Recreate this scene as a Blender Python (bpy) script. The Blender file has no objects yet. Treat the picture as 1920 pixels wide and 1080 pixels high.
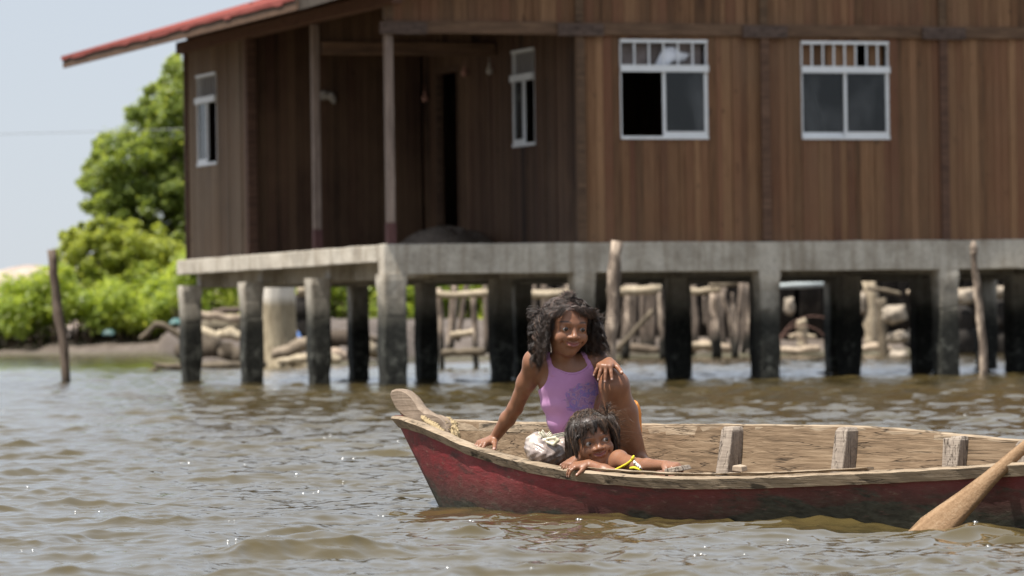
import bpy, math, random
import numpy as np
from mathutils import Vector, Matrix

C = bpy.context.scene
COL = C.collection
RND = random.Random(7)
NR = np.random.default_rng(11)

# ------------------------------------------------------------------ camera
FPX = 8350.0            # focal length in pixels of a 1920 px wide picture
CAMZ = 0.5625           # the photographer sits low in another boat
PITCH = math.atan(89.0 / FPX)
ROLL = 0.0146
FOC = 13.98
cam_f = Vector((0, math.cos(PITCH), math.sin(PITCH)))
_r0 = Vector((1, 0, 0)); _u0 = Vector((0, -math.sin(PITCH), math.cos(PITCH)))
cam_r = _r0 * math.cos(ROLL) - _u0 * math.sin(ROLL)
cam_u = _r0 * math.sin(ROLL) + _u0 * math.cos(ROLL)
cam_d = bpy.data.cameras.new('camera')
cam = bpy.data.objects.new('camera', cam_d); COL.objects.link(cam)
cam.matrix_world = Matrix(((cam_r.x, cam_u.x, -cam_f.x, 0), (cam_r.y, cam_u.y, -cam_f.y, 0),
                           (cam_r.z, cam_u.z, -cam_f.z, CAMZ), (0, 0, 0, 1)))
cam_d.sensor_width = 36.0
cam_d.lens = FPX / 1920 * 36
cam_d.clip_start = 0.1; cam_d.clip_end = 6000
cam_d.dof.use_dof = True
cam_d.dof.focus_distance = FOC
cam_d.dof.aperture_fstop = 8.0
C.camera = cam

# ------------------------------------------------------------------ light
SUN_EL = math.radians(64)
SUN_H = Vector((-0.82, -0.57, 0)).normalized()
sun_dir = Vector((SUN_H.x * math.cos(SUN_EL), SUN_H.y * math.cos(SUN_EL), math.sin(SUN_EL)))
W = bpy.data.worlds.new('World'); C.world = W; W.use_nodes = True
wn = W.node_tree.nodes; wl = W.node_tree.links
sky = wn.new('ShaderNodeTexSky'); sky.sky_type = 'NISHITA'; sky.sun_disc = False
sky.sun_elevation = SUN_EL; sky.sun_rotation = math.atan2(SUN_H.x, SUN_H.y) % (2 * math.pi)
sky.altitude = 0; sky.air_density = 1.0; sky.dust_density = 0.35; sky.ozone_density = 1.5
bg = wn['Background']; bg.inputs['Strength'].default_value = 0.068
tint = wn.new('ShaderNodeMix'); tint.data_type = 'RGBA'; tint.blend_type = 'MULTIPLY'; tint.inputs[0].default_value = 1.0
wl.new(sky.outputs['Color'], tint.inputs[6]); tint.inputs[7].default_value = (1.0, 1.0, 1.30, 1)   # humid, whitish air
haze_c = wn.new('ShaderNodeMix'); haze_c.data_type = 'RGBA'; 
geo = wn.new('ShaderNodeTexCoord'); sepz = wn.new('ShaderNodeSeparateXYZ'); wl.new(geo.outputs['Generated'], sepz.inputs[0])
hz = wn.new('ShaderNodeMapRange'); wl.new(sepz.outputs[2], hz.inputs['Value'])     # even whitish haze up to the zenith, raising the ambient light
hz.inputs['From Min'].default_value = 0.0; hz.inputs['From Max'].default_value = 1.1; hz.inputs['To Min'].default_value = 0.85; hz.inputs['To Max'].default_value = 0.85
wl.new(hz.outputs[0], haze_c.inputs[0])
wl.new(tint.outputs[2], haze_c.inputs[6]); haze_c.inputs[7].default_value = (5.75, 6.25, 6.75, 1)
glow = wn.new('ShaderNodeMapRange'); wl.new(sepz.outputs[2], glow.inputs['Value'])     # the haze brightens upwards, towards the high sun
glow.inputs['From Min'].default_value = 0.08; glow.inputs['From Max'].default_value = 0.40; glow.inputs['To Min'].default_value = 1.0; glow.inputs['To Max'].default_value = 1.34
gm = wn.new('ShaderNodeVectorMath'); gm.operation = 'SCALE'; wl.new(haze_c.outputs[2], gm.inputs[0]); wl.new(glow.outputs[0], gm.inputs['Scale'])
wl.new(gm.outputs[0], bg.inputs['Color'])
sl = bpy.data.lights.new('sun', 'SUN'); sl.energy = 5.0; sl.angle = math.radians(0.53); sl.color = (1.0, 0.955, 0.88)
so = bpy.data.objects.new('sun', sl); COL.objects.link(so)
so.rotation_euler = (-sun_dir).to_track_quat('-Z', 'Y').to_euler()
so.location = (-20, -10, 40)
C.view_settings.view_transform = 'Standard'; C.view_settings.look = 'None'
C.view_settings.gamma = 1.0; C.view_settings.exposure = 0.72
C.cycles.max_bounces = 8; C.cycles.diffuse_bounces = 4; C.cycles.glossy_bounces = 4
C.cycles.transparent_max_bounces = 12
C.cycles.sample_clamp_indirect = 6.0
C.cycles.use_denoising = True

# ------------------------------------------------------------------ helpers
def ray(px, py):
    d = cam_f + cam_r * ((px - 960) / FPX) - cam_u * ((py - 540) / FPX)
    return d / d.y
def at(px, py, Y):
    d = ray(px, py); return Vector((0, 0, CAMZ)) + d * Y
def proj(P):
    q = Vector(P) - Vector((0, 0, CAMZ)); k = q.dot(cam_f)
    return 960 + FPX * q.dot(cam_r) / k, 540 - FPX * q.dot(cam_u) / k

def tag(o, label=None, cat=None, group=None, kind=None):
    if label: o['label'] = label
    if cat: o['category'] = cat
    if group: o['group'] = group
    if kind: o['kind'] = kind
    return o
def thing(name, label, cat, loc=(0, 0, 0), rotz=0.0, group=None):
    o = bpy.data.objects.new(name, None); COL.objects.link(o)
    o.empty_display_size = 0.2
    o.location = loc; o.rotation_euler = (0, 0, rotz)
    return tag(o, label, cat, group)
def link(name, me, mat, parent=None):
    o = bpy.data.objects.new(name, me); COL.objects.link(o)
    if mat is not None and not me.materials: me.materials.append(mat)
    if parent is not None: o.parent = parent
    return o
def copy_tree(o, parent=None):
    c = o.copy(); COL.objects.link(c)
    if parent is not None: c.parent = parent
    for ch in list(o.children): copy_tree(ch, c)
    return c
def mesh_np(name, V, F, mat=None, parent=None, smooth=True, attrs=None):
    me = bpy.data.meshes.new(name)
    V = np.asarray(V, np.float32); F = np.asarray(F, np.int32)
    n = F.shape[1]
    me.vertices.add(len(V)); me.vertices.foreach_set('co', V.ravel())
    me.loops.add(F.size); me.loops.foreach_set('vertex_index', F.ravel())
    me.polygons.add(len(F))
    me.polygons.foreach_set('loop_start', np.arange(0, F.size, n, dtype=np.int32))
    me.polygons.foreach_set('use_smooth', np.full(len(F), smooth, bool))
    for k, a in (attrs or {}).items():
        at_ = me.attributes.new(k, 'FLOAT', 'POINT'); at_.data.foreach_set('value', np.asarray(a, np.float32))
    me.update(calc_edges=True); me.validate()
    return link(name, me, mat, parent)

class MB:
    def __init__(s): s.v = []; s.f = []; s.t = []; s.sm = []
    def add(s, vs, fs, tone=0.5, smooth=False):
        b = len(s.v); s.v += [tuple(p) for p in vs]; s.t += [tone] * len(vs)
        s.f += [tuple(i + b for i in f) for f in fs]; s.sm += [smooth] * len(fs)
    def hexa(s, p, tone=0.5):
        s.add(p, [(0, 3, 2, 1), (4, 5, 6, 7), (0, 1, 5, 4), (1, 2, 6, 5), (2, 3, 7, 6), (3, 0, 4, 7)], tone)
    def box(s, x0, x1, y0, y1, z0, z1, tone=0.5):
        s.hexa([(x0, y0, z0), (x1, y0, z0), (x1, y1, z0), (x0, y1, z0), (x0, y0, z1), (x1, y0, z1), (x1, y1, z1), (x0, y1, z1)], tone)
    def bar(s, p, q, w, h, tone=0.5, upv=(0, 0, 1)):
        p = Vector(p); q = Vector(q); d = (q - p).normalized(); u = Vector(upv)
        sd = d.cross(u).normalized(); u = sd.cross(d).normalized()
        a = sd * w / 2; b = u * h / 2
        s.hexa([p - a - b, p + a - b, q + a - b, q - a - b, p - a + b, p + a + b, q + a + b, q - a + b], tone)
    def tube(s, pts, rad, n=8, tone=0.5, cap=True, wob=0.0, seed=0, flat=None):
        pts = [Vector(p) for p in pts]; r_ = random.Random(seed)
        if not hasattr(rad, '__len__'): rad = [rad] * len(pts)
        vs = []; ref = None
        for i, p in enumerate(pts):
            d = (pts[min(i + 1, len(pts) - 1)] - pts[max(i - 1, 0)])
            d = d.normalized() if d.length > 1e-9 else Vector((0, 0, 1))
            if ref is None:
                ref = d.orthogonal().normalized()
            ref = (ref - d * ref.dot(d)).normalized(); o = d.cross(ref)
            for k in range(n):
                a = 2 * math.pi * k / n; r = rad[i] * (1 + wob * (r_.random() - .5) * 2)
                vs.append(p + ref * (r * math.cos(a)) + o * (r * math.sin(a)))
        fs = []
        for i in range(len(pts) - 1):
            for k in range(n):
                a = i * n + k; b = i * n + (k + 1) % n
                fs.append((a, b, b + n, a + n))
        s.add(vs, fs, tone, True)
        if cap:
            b0 = len(s.v) - len(vs)
            s.f.append(tuple(b0 + k for k in reversed(range(n)))); s.sm.append(False)
            e = b0 + (len(pts) - 1) * n
            s.f.append(tuple(e + k for k in range(n))); s.sm.append(False)
    def build(s, name, mat, parent=None, origin=None, bevel=0.0):
        me = bpy.data.meshes.new(name)
        V = s.v if origin is None else [(x - origin[0], y - origin[1], z - origin[2]) for x, y, z in s.v]
        me.from_pydata(V, [], s.f); me.update()
        me.polygons.foreach_set('use_smooth', s.sm)
        a = me.attributes.new('tone', 'FLOAT', 'POINT'); a.data.foreach_set('value', s.t)
        o = link(name, me, mat, parent)
        if bevel:
            m = o.modifiers.new('bevel', 'BEVEL'); m.width = bevel; m.segments = 2; m.limit_method = 'ANGLE'
        return o

# ------------------------------------------------------------------ materials
class NT:
    def __init__(s, name):
        s.m = bpy.data.materials.new(name); s.m.use_nodes = True
        s.n = s.m.node_tree.nodes; s.l = s.m.node_tree.links
        s.p = s.n['Principled BSDF']; s.out = s.n['Material Output']
    def node(s, t, **kw):
        o = s.n.new(t)
        for k, v in kw.items():
            if k in o.inputs: s.set(o.inputs[k], v)
            else: setattr(o, k, v)
        return o
    def set(s, inp, v):
        if hasattr(v, 'is_output'): s.l.new(v, inp)
        else: inp.default_value = v
    def coord(s, kind='Object', scale=(1, 1, 1), rot=(0, 0, 0)):
        t = s.n.new('ShaderNodeTexCoord'); m = s.n.new('ShaderNodeMapping')
        s.l.new(t.outputs[kind], m.inputs['Vector']); m.inputs['Scale'].default_value = scale
        m.inputs['Rotation'].default_value = rot
        return m.outputs['Vector']
    def noise(s, vec, scale=5, detail=4, rough=0.55, dist=0.0):
        n = s.n.new('ShaderNodeTexNoise'); s.l.new(vec, n.inputs['Vector'])
        n.inputs['Scale'].default_value = scale; n.inputs['Detail'].default_value = detail
        n.inputs['Roughness'].default_value = rough; n.inputs['Distortion'].default_value = dist
        return n.outputs['Fac']
    def ramp(s, fac, stops):
        r = s.n.new('ShaderNodeValToRGB'); s.l.new(fac, r.inputs['Fac'])
        e = r.color_ramp.elements
        while len(e) < len(stops): e.new(0.5)
        for i, (p, c) in enumerate(stops):
            e[i].position = p
            e[i].color = (c, c, c, 1) if not hasattr(c, '__len__') else (c[0], c[1], c[2], 1)
        return r.outputs['Color']
    def mix(s, fac, a, b, mode='MIX'):
        m = s.n.new('ShaderNodeMix'); m.data_type = 'RGBA'; m.blend_type = mode
        def c4(v): return v if hasattr(v, 'is_output') else ((v[0], v[1], v[2], 1) if hasattr(v, '__len__') else (v, v, v, 1))
        s.set(m.inputs[0], fac); s.set(m.inputs[6], c4(a)); s.set(m.inputs[7], c4(b))
        return m.outputs[2]
    def math(s, op, a, b=0.0, clamp=False):
        m = s.n.new('ShaderNodeMath'); m.operation = op; m.use_clamp = clamp
        s.set(m.inputs[0], a); s.set(m.inputs[1], b); return m.outputs[0]
    def attr(s, name):
        a = s.n.new('ShaderNodeAttribute'); a.attribute_name = name; return a.outputs['Fac']
    def sep(s, vec):
        x = s.n.new('ShaderNodeSeparateXYZ'); s.l.new(vec, x.inputs[0]); return x.outputs
    def bump(s, h, strength=0.3, dist=0.01, prev=None):
        b = s.n.new('ShaderNodeBump'); s.l.new(h, b.inputs['Height'])
        b.inputs['Strength'].default_value = strength; b.inputs['Distance'].default_value = dist
        if prev is not None: s.l.new(prev, b.inputs['Normal'])
        s.l.new(b.outputs['Normal'], s.p.inputs['Normal']); return b.outputs['Normal']
    def done(s, color=None, rough=0.7, spec=0.3):
        if color is not None: s.set(s.p.inputs['Base Color'], color if hasattr(color, 'is_output') else (*color, 1))
        s.set(s.p.inputs['Roughness'], rough); s.set(s.p.inputs['Specular IOR Level'], spec)
        return s.m

def wood_mat(name, stops, grain=(6, 6, 0.6), gscale=4.0, tone_amt=0.5, rough=0.75, bump=0.25, stain=0.3, stain_col=(0.02, 0.015, 0.012), stain_scale=1.2):
    """weathered timber: grain stretched along one axis, per-board tone, stains"""
    t = NT(name); v = t.coord('Object', grain)
    n = t.noise(v, gscale, 6, 0.65, 0.6)
    col = t.ramp(n, stops)
    tn = t.attr('tone')
    br = t.math('ADD', t.math('MULTIPLY', tn, 2 * tone_amt), 1 - tone_amt)
    hsv = t.node('ShaderNodeHueSaturation'); t.set(hsv.inputs['Color'], col); t.set(hsv.inputs['Value'], br)
    hs2 = t.math('ADD', t.math('MULTIPLY', t.math('FRACT', t.math('MULTIPLY', tn, 7.31)), 0.04), 0.48)
    t.set(hsv.inputs['Hue'], hs2)
    s2 = t.noise(t.coord('Object', (grain[0] * .3, grain[1] * .3, grain[2] * .8)), stain_scale, 5, 0.7)
    sm = t.ramp(s2, [(0.5, 0.0), (0.72, stain)])
    col = t.mix(sm, hsv.outputs['Color'], stain_col)
    t.bump(n, bump, 0.01)
    return t.done(col, rough, 0.25)
# ================================================================== the house on stilts
HX, HY, HROT = -1.40, 52.0, math.radians(20)
BU, BV = 2.377, 2.87                  # bay along the front, bay along the side
ZF = 1.646                            # floor level
UEND, VEND = 5 * BU, 3 * BV

def plank_mat(name, dark, mid, light, red):
    t = NT(name)
    n = t.noise(t.coord('Object', (14, 14, 0.7)), 3.0, 6, 0.65, 0.4)
    k = t.noise(t.coord('Object', (5, 5, 2.2)), 2.3, 3, 0.5)
    tn = t.attr('tone')
    f = t.math('ADD', t.math('MULTIPLY', n, 0.55), t.math('MULTIPLY', tn, 0.5))
    col = t.ramp(f, [(0.26, dark), (0.50, mid), (0.80, light)])
    hue = t.ramp(t.math('FRACT', t.math('MULTIPLY', tn, 9.7)), [(0.55, 0.0), (1.0, 0.55)])
    col = t.mix(hue, col, red)
    knots = t.ramp(k, [(0.66, 0.0), (0.74, 0.75)])
    col = t.mix(knots, col, dark)
    big = t.noise(t.coord('Object', (0.5, 0.5, 0.35)), 1.3, 4, 0.6)
    col = t.mix(t.ramp(big, [(0.42, 0.0), (0.66, 0.6)]), col, (0.175, 0.104, 0.058))
    z = t.sep(t.coord('Object'))[2]
    foot = t.ramp(t.math('ADD', z, t.math('MULTIPLY', n, 0.5)), [(1.9, 0.0), (1.9, 0.0)])
    t.bump(n, 0.35, 0.008)
    return t.done(col, 0.72, 0.25)

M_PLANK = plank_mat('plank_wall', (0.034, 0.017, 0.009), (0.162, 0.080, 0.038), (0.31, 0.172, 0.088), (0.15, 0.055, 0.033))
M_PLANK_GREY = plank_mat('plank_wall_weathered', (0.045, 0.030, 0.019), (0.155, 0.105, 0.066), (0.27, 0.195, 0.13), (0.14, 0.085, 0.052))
M_PLANK_SHADED = plank_mat('porch_plank_shaded', (0.018, 0.010, 0.007), (0.070, 0.038, 0.022), (0.14, 0.082, 0.048), (0.07, 0.030, 0.020))  # the porch's deep shade is put into these darker board colours
M_BEAM = wood_mat('beam_wood', [(0.25, (0.05, 0.028, 0.017)), (0.6, (0.15, 0.088, 0.053)), (0.9, (0.24, 0.155, 0.10))], (0.8, 8, 8), 3.0, 0.35)
M_POST = wood_mat('post_wood', [(0.25, (0.115, 0.085, 0.068)), (0.6, (0.25, 0.192, 0.155)), (0.9, (0.36, 0.295, 0.245))], (9, 9, 0.8), 3.0, 0.35, stain=0.5)
M_POST_RED = wood_mat('post_foot_red', [(0.3, (0.07, 0.028, 0.032)), (0.8, (0.16, 0.07, 0.07))], (9, 9, 0.8), 3.0, 0.3)
M_PLATE = wood_mat('splice_wood', [(0.3, (0.05, 0.034, 0.026)), (0.8, (0.17, 0.12, 0.092))], (1, 8, 8), 4.0, 0.3)

def _red_roof():
    t = NT('red_roof_metal'); v = t.coord('Object', (1, 1, 1))
    n = t.noise(v, 2.2, 5, 0.65); n2 = t.noise(v, 14, 4, 0.6)
    col = t.ramp(n, [(0.3, (0.17, 0.042, 0.036)), (0.7, (0.25, 0.075, 0.062))])
    col = t.mix(t.ramp(n2, [(0.6, 0.0), (0.75, 0.45)]), col, (0.18, 0.07, 0.045))
    return t.done(col, 0.8, 0.1)
M_ROOF = _red_roof()

def _concrete(name, tide=True):
    t = NT(name); v = t.coord('Object')
    n = t.noise(v, 3.0, 8, 0.7); f = t.noise(v, 28, 5, 0.6); st = t.noise(t.coord('Object', (7, 7, 0.5)), 1.6, 4, 0.6)
    col = t.ramp(n, [(0.3, (0.30, 0.262, 0.212)), (0.55, (0.48, 0.435, 0.365)), (0.8, (0.58, 0.53, 0.455))])
    col = t.mix(t.ramp(st, [(0.46, 0.0), (0.70, 0.65)]), col, (0.21, 0.165, 0.115))
    col = t.mix(t.ramp(f, [(0.3, 0.4), (0.5, 0.0)]), col, (0.12, 0.11, 0.10))
    if tide:
        z = t.sep(v)[2]
        e = t.math('ADD', z, t.math('MULTIPLY', t.math('SUBTRACT', n, 0.5), 0.55))
        mask = t.ramp(t.math('MULTIPLY', e, 0.5), [(0.33, 1.0), (0.46, 0.0)])
        slime = t.ramp(f, [(0.35, (0.010, 0.010, 0.009)), (0.7, (0.042, 0.042, 0.035))])
        mid = t.mix(t.ramp(t.math('MULTIPLY', e, 0.5), [(0.40, 1.0), (0.62, 0.0)]), col, (0.10, 0.093, 0.075))
        col = t.mix(mask, mid, slime)
        crust = t.noise(t.coord('Object', (1, 1, 0.8)), 9, 5, 0.65)
        band = t.ramp(t.math('MULTIPLY', z, 0.5), [(0.0, 0.0), (0.06, 0.8), (0.2, 0.7), (0.3, 0.0)])
        cm = t.math('MULTIPLY', t.ramp(crust, [(0.53, 0.0), (0.63, 0.8)]), band)
        col = t.mix(cm, col, (0.14, 0.14, 0.12))
    t.bump(f, 0.5, 0.012)
    return t.done(col, 0.85, 0.2)
M_CONC = _concrete('concrete_beam', False)
M_STILT = _concrete('concrete_stilt', True)
def simple(name, col, rough=0.6, spec=0.3, var=0.25, scale=6.0, bump=0.0, grain=(1, 1, 1)):
    t = NT(name); n = t.noise(t.coord('Object', grain), scale, 5, 0.6)
    c = t.ramp(n, [(0.25, tuple(x * (1 - var) for x in col)), (0.75, tuple(min(1, x * (1 + var)) for x in col))])
    if bump: t.bump(n, bump, 0.01)
    return t.done(c, rough, spec)
M_ALU = simple('white_window_metal', (0.70, 0.71, 0.72), 0.4, 0.5, 0.08)
M_BARS = simple('pale_window_bars', (0.50, 0.47, 0.46), 0.5, 0.4, 0.1)
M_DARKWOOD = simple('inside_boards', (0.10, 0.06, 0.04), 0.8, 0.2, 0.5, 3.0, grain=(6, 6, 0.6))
M_GREYBOARD = simple('transom_board', (0.17, 0.14, 0.13), 0.8, 0.2, 0.5, 5.0)
M_RAG = simple('white_rag', (0.75, 0.76, 0.80), 0.9, 0.1, 0.08)
def _glass():
    t = NT('window_glass')
    tr = t.node('ShaderNodeBsdfTransparent'); tr.inputs[0].default_value = (0.40, 0.43, 0.44, 1)
    gl = t.node('ShaderNodeBsdfGlossy'); gl.inputs['Roughness'].default_value = 0.08
    dust_glare = t.node('ShaderNodeBsdfDiffuse'); dust_glare.inputs[0].default_value = (0.35, 0.36, 0.37, 1)
    n = t.noise(t.coord('Object', (1, 1, .6), (0, .5, 0)), 1.6, 4, 0.6, .6)
    ms = t.node('ShaderNodeMixShader'); fr = t.node('ShaderNodeFresnel'); fr.inputs[0].default_value = 1.5
    t.l.new(fr.outputs[0], ms.inputs[0]); t.l.new(tr.outputs[0], ms.inputs[1]); t.l.new(gl.outputs[0], ms.inputs[2])
    m2 = t.node('ShaderNodeMixShader'); f = t.ramp(n, [(0.46, 0.0), (0.75, 0.22)])  # dust streaks that also stand in for slanting reflections
    t.l.new(f, m2.inputs[0]); t.l.new(ms.outputs[0], m2.inputs[1]); t.l.new(dust_glare.outputs[0], m2.inputs[2])
    t.l.new(m2.outputs[0], t.out.inputs['Surface']); return t.m
M_GLASS = _glass()

house = thing('stilt_house', 'brown plank house with red metal roof standing on concrete stilts over the water', 'house', (HX, HY, 0), HROT)
RH = random.Random(3)

def zroof(u): return 4.43 + 0.287 * (u + 1.3) if u < 6.2 else 4.43 + 0.287 * 7.5 - 0.287 * (u - 6.2)

def plank_wall(axis, a0, a1, c, z0, ztop, holes=(), pw=0.100, thick=0.025, out=-1):
    """vertical boards along u (axis 'u', at v=c) or along v (axis 'v', at u=c); out = sign of the outer side"""
    mb = MB(); cuts = [a0, a1] + [h[0] for h in holes] + [h[1] for h in holes]
    cuts = sorted(set(x for x in cuts if a0 <= x <= a1)); segs = []
    for p, q in zip(cuts[:-1], cuts[1:]):
        n = max(1, round((q - p) / pw))
        e = [p + (q - p) * i / n + (RH.uniform(-.03, .03) if 0 < i < n else 0) for i in range(n + 1)]
        segs += list(zip(e[:-1], e[1:]))
    for p, q in segs:
        m = (p + q) / 2; zt = ztop(m) if callable(ztop) else ztop
        zs = [(z0, zt)]
        for h in holes:
            if h[0] - 1e-4 < m < h[1] + 1e-4:
                nz = []
                for a, b in zs:
                    if h[2] > a: nz.append((a, min(b, h[2])))
                    if h[3] < b: nz.append((max(a, h[3]), b))
                zs = nz
        off = RH.uniform(0, 0.014); tn = min(1, max(0, RH.gauss(0.5, 0.17)))
        for a, b in zs:
            if b - a < 0.02: continue
            lo, hi = sorted((c + out * off, c + out * off - out * thick))
            if axis == 'u': mb.box(p + .0025, q - .0025, lo, hi, a, b, tn)
            else: mb.box(lo, hi, p + .0025, q - .0025, a, b, tn)
    # a dark backing sheet so that no daylight comes through the joints
    return mb

WZ0, WZT, WTR = 2.88, 4.07, 3.735
W1 = (2.894, 4.019); W2 = (5.245, 6.405)
WV = (7.18, 8.10); WI = (1.50, 2.28); DR = (4.32, 5.12)
front = plank_wall('u', BU, UEND, 0.0, ZF + .004, 4.14, [(a, b, WZ0, WZT) for a, b in (W1, W2)])
fw = front.build('front_wall', M_PLANK, house)
gable = plank_wall('u', 0.0, UEND, 0.02, 4.26, lambda u: zroof(u) - .03)
gable.build('gable_wall', M_PLANK, house)
side = plank_wall('v', 2 * BV, VEND, 0.0, ZF + .004, 4.78, [(WV[0], WV[1], WZ0, WZT + .03)])
side.build('side_wall', M_PLANK_GREY, house)
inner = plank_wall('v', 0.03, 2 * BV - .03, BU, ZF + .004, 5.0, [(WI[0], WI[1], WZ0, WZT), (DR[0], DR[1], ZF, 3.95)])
inner.build('porch_wall', M_PLANK_SHADED, house)
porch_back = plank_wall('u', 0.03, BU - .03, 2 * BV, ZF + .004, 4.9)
porch_back.build('porch_back_wall', M_PLANK_SHADED, house)
back = plank_wall('u', 0.0, UEND, VEND, ZF + .004, lambda u: zroof(u) - .03, out=1)
back.build('back_wall', M_PLANK_GREY, house)
right = plank_wall('v', 0.03, VEND - .03, UEND, ZF + .004, 5.2, out=1)
right.build('end_wall', M_PLANK_GREY, house)
# backing sheets of the walls (board lining inside the rooms)
mb = MB()
def sheet(mb, axis, a0, a1, c, z0, z1, holes):
    xs = sorted(set([a0, a1] + [x for h in holes for x in h[:2]]))
    for p, q in zip(xs[:-1], xs[1:]):
        m = (p + q) / 2; zs = [(z0, z1)]
        for h in holes:
            if h[0] < m < h[1]: zs = [(z0, h[2]), (h[3], z1)] if h[2] > z0 + .01 else [(h[3], z1)]
        for a, b in zs:
            if axis == 'u': mb.box(p, q, c, c + .008, a, b)
            else: mb.box(c, c + .008, p, q, a, b)
sheet(mb, 'u', BU + .05, UEND - .05, 0.030, ZF + .003, 4.25, [(a, b, WZ0, WZT) for a, b in (W1, W2)])
sheet(mb, 'v', 2 * BV + .05, VEND - .05, 0.030, ZF + .003, 4.6, [(WV[0], WV[1], WZ0, WZT + .03)])
sheet(mb, 'v', 0.06, 2 * BV - .05, BU + .030, ZF + .003, 4.9, [(WI[0], WI[1], WZ0, WZT), (DR[0], DR[1], ZF + .003, 3.95)])
sheet(mb, 'u', 0.05, BU - .05, 2 * BV + .030, ZF + .003, 4.85, [])
sheet(mb, 'u', 0.05, UEND - .05, VEND - .04, ZF + .003, 4.7, [])
sheet(mb, 'v', 0.06, VEND - .06, UEND - .04, ZF + .003, 4.9, [])
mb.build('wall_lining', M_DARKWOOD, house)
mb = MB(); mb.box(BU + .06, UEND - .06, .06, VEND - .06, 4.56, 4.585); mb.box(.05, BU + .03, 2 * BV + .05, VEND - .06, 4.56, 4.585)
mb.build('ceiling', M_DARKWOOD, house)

# battens and posts on the front wall, beam above, splice plates
for k, (tone) in ((1, .35), (2, .45), (3, .3), (4, .4)):
    mb = MB(); mb.box(k * BU - .055, k * BU + .055, -.055, -.016, ZF + .006, 4.115, tone)
    mb.build('wall_batten', M_BEAM, house, bevel=.006)
mb = MB(); mb.box(-.06, UEND + .1, -.05, .012, 4.115, 4.262, .62)
mb.build('lintel_beam', M_BEAM, house, bevel=.008)
for k in range(0, 5):
    mb = MB(); w = .29
    c = k * BU + (.16 if k == 0 else 0)
    mb.box(c - w, c + w, -.088, -.052, 4.10, 4.245, .45)
    for i in range(6):
        x = c - w + .06 + i * (2 * w - .12) / 5
        z = 4.14 if i % 2 else 4.20
        mb.tube([(x, -.096, z), (x, -.086, z)], .018, 8, .05)
    mb.build('splice_plate', M_PLATE, house, bevel=.005)
for k in range(5):
    mb = MB(); mb.box(k * BU - .05, k * BU + .05, -.035, -.014, 4.268, zroof(k * BU) - .16, .5)
    mb.build('gable_batten', M_BEAM, house)
# porch posts
for (u, v) in ((0.0, 0.02), (0.0, BV)):
    mb = MB(); mb.box(u - .045, u + .050, v - .04, v + .055, ZF + .25, 4.42, .6)
    p = mb.build('porch_post', M_POST, house, bevel=.012)
    mb = MB(); mb.box(u - .052, u + .057, v - .047, v + .062, ZF + .003, ZF + .25, .4)
    mb.build('post_foot', M_POST_RED, p, bevel=.008)
mb = MB(); mb.box(-.05, .08, 2 * BV - .1, 2 * BV + .035, ZF + .003, 4.45, .3)
mb.build('corner_post', M_BEAM, house, bevel=.01)
mb = MB(); mb.box(-.045, .06, VEND - .05, VEND + .045, ZF + .003, 4.5, .3); mb.build('corner_post', M_BEAM, house, bevel=.01)
mb = MB(); mb.box(-.07, .06, -.35, VEND + .3, 4.44, 4.60, .55); mb.build('wall_plate', M_BEAM, house, bevel=.01)
mb = MB(); mb.box(.082, BU - .03, BV - .05, BV + .05, 4.05, 4.21, .75); mb.build('porch_beam', M_BEAM, house, bevel=.01)
up = plank_wall('u', .08, BU - .03, BV + .02, 4.214, 4.95); up.build('porch_upper_boards', M_PLANK_SHADED, house)
mb = MB(); mb.box(.04, BU - .03, .06, 2 * BV - .02, 4.96, 4.98); mb.build('porch_ceiling', M_DARKWOOD, house)

# roof
roof_root = None
mb = MB(); nu = 40
def roof_strip(u0, u1, v0, v1, seg):
    vs = []; fs = []
    nv = int((v1 - v0) / .038)
    us = [u0 + (u1 - u0) * i / seg for i in range(seg + 1)]
    for i, u in enumerate(us):
        for j in range(nv + 1):
            v = v0 + (v1 - v0) * j / nv
            vs.append((u, v, zroof(u) + .055 + .012 * math.cos(j * math.pi)))
    for i in range(seg):
        for j in range(nv):
            a = i * (nv + 1) + j; fs.append((a, a + 1, a + nv + 2, a + nv + 1))
    b = len(vs); vs += [(x, y, z - .012) for x, y, z in vs]
    fs += [(f[3] + b, f[2] + b, f[1] + b, f[0] + b) for f in fs]
    for j in range(nv): fs.append((j, j + b, j + 1 + b, j + 1))
    return vs, fs
V0, V1 = -.75, VEND + 1.45
vs, fs = roof_strip(-1.36, 6.2, V0, V1, 8); mb.add(vs, fs, .5, False)
vs, fs = roof_strip(6.2, UEND + .8, V0, V1, 8); mb.add(vs, fs, .5, False)
roof = mb.build('roof', M_ROOF, house)
mb = MB()     # folded red edge along the eave, ragged
vv = V0
while vv < V1:
    d = RH.uniform(.2, .5); h = RH.choice([.03, .04, .055, .04, .035])
    mb.box(-1.375, -1.362, vv, min(vv + d, V1), zroof(-1.36) + .05 - h, zroof(-1.36) + .064); vv += d
mb.build('eave_edge', M_ROOF, roof)
n = 0; v = V0 + .1
while v < V1:
    mb = MB()
    mb.bar((-1.33, v, zroof(-1.33) - .045), (2.4, v, zroof(2.4) - .045), .05, .12, RH.uniform(.3, .8))
    mb.build('rafter', M_BEAM, roof); v += .86
mb = MB(); mb.bar((-1.345, V0 + .06, zroof(-1.345) - .03), (6.2, V0 + .06, zroof(6.2) - .03), .03, .15, .8)
mb.build('barge_board', M_POST, roof)
mb = MB(); mb.box(-1.35, -1.32, V0, V1, zroof(-1.35) - .10, zroof(-1.35) + .02, .2); mb.build('fascia_board', M_BEAM, roof)

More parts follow.
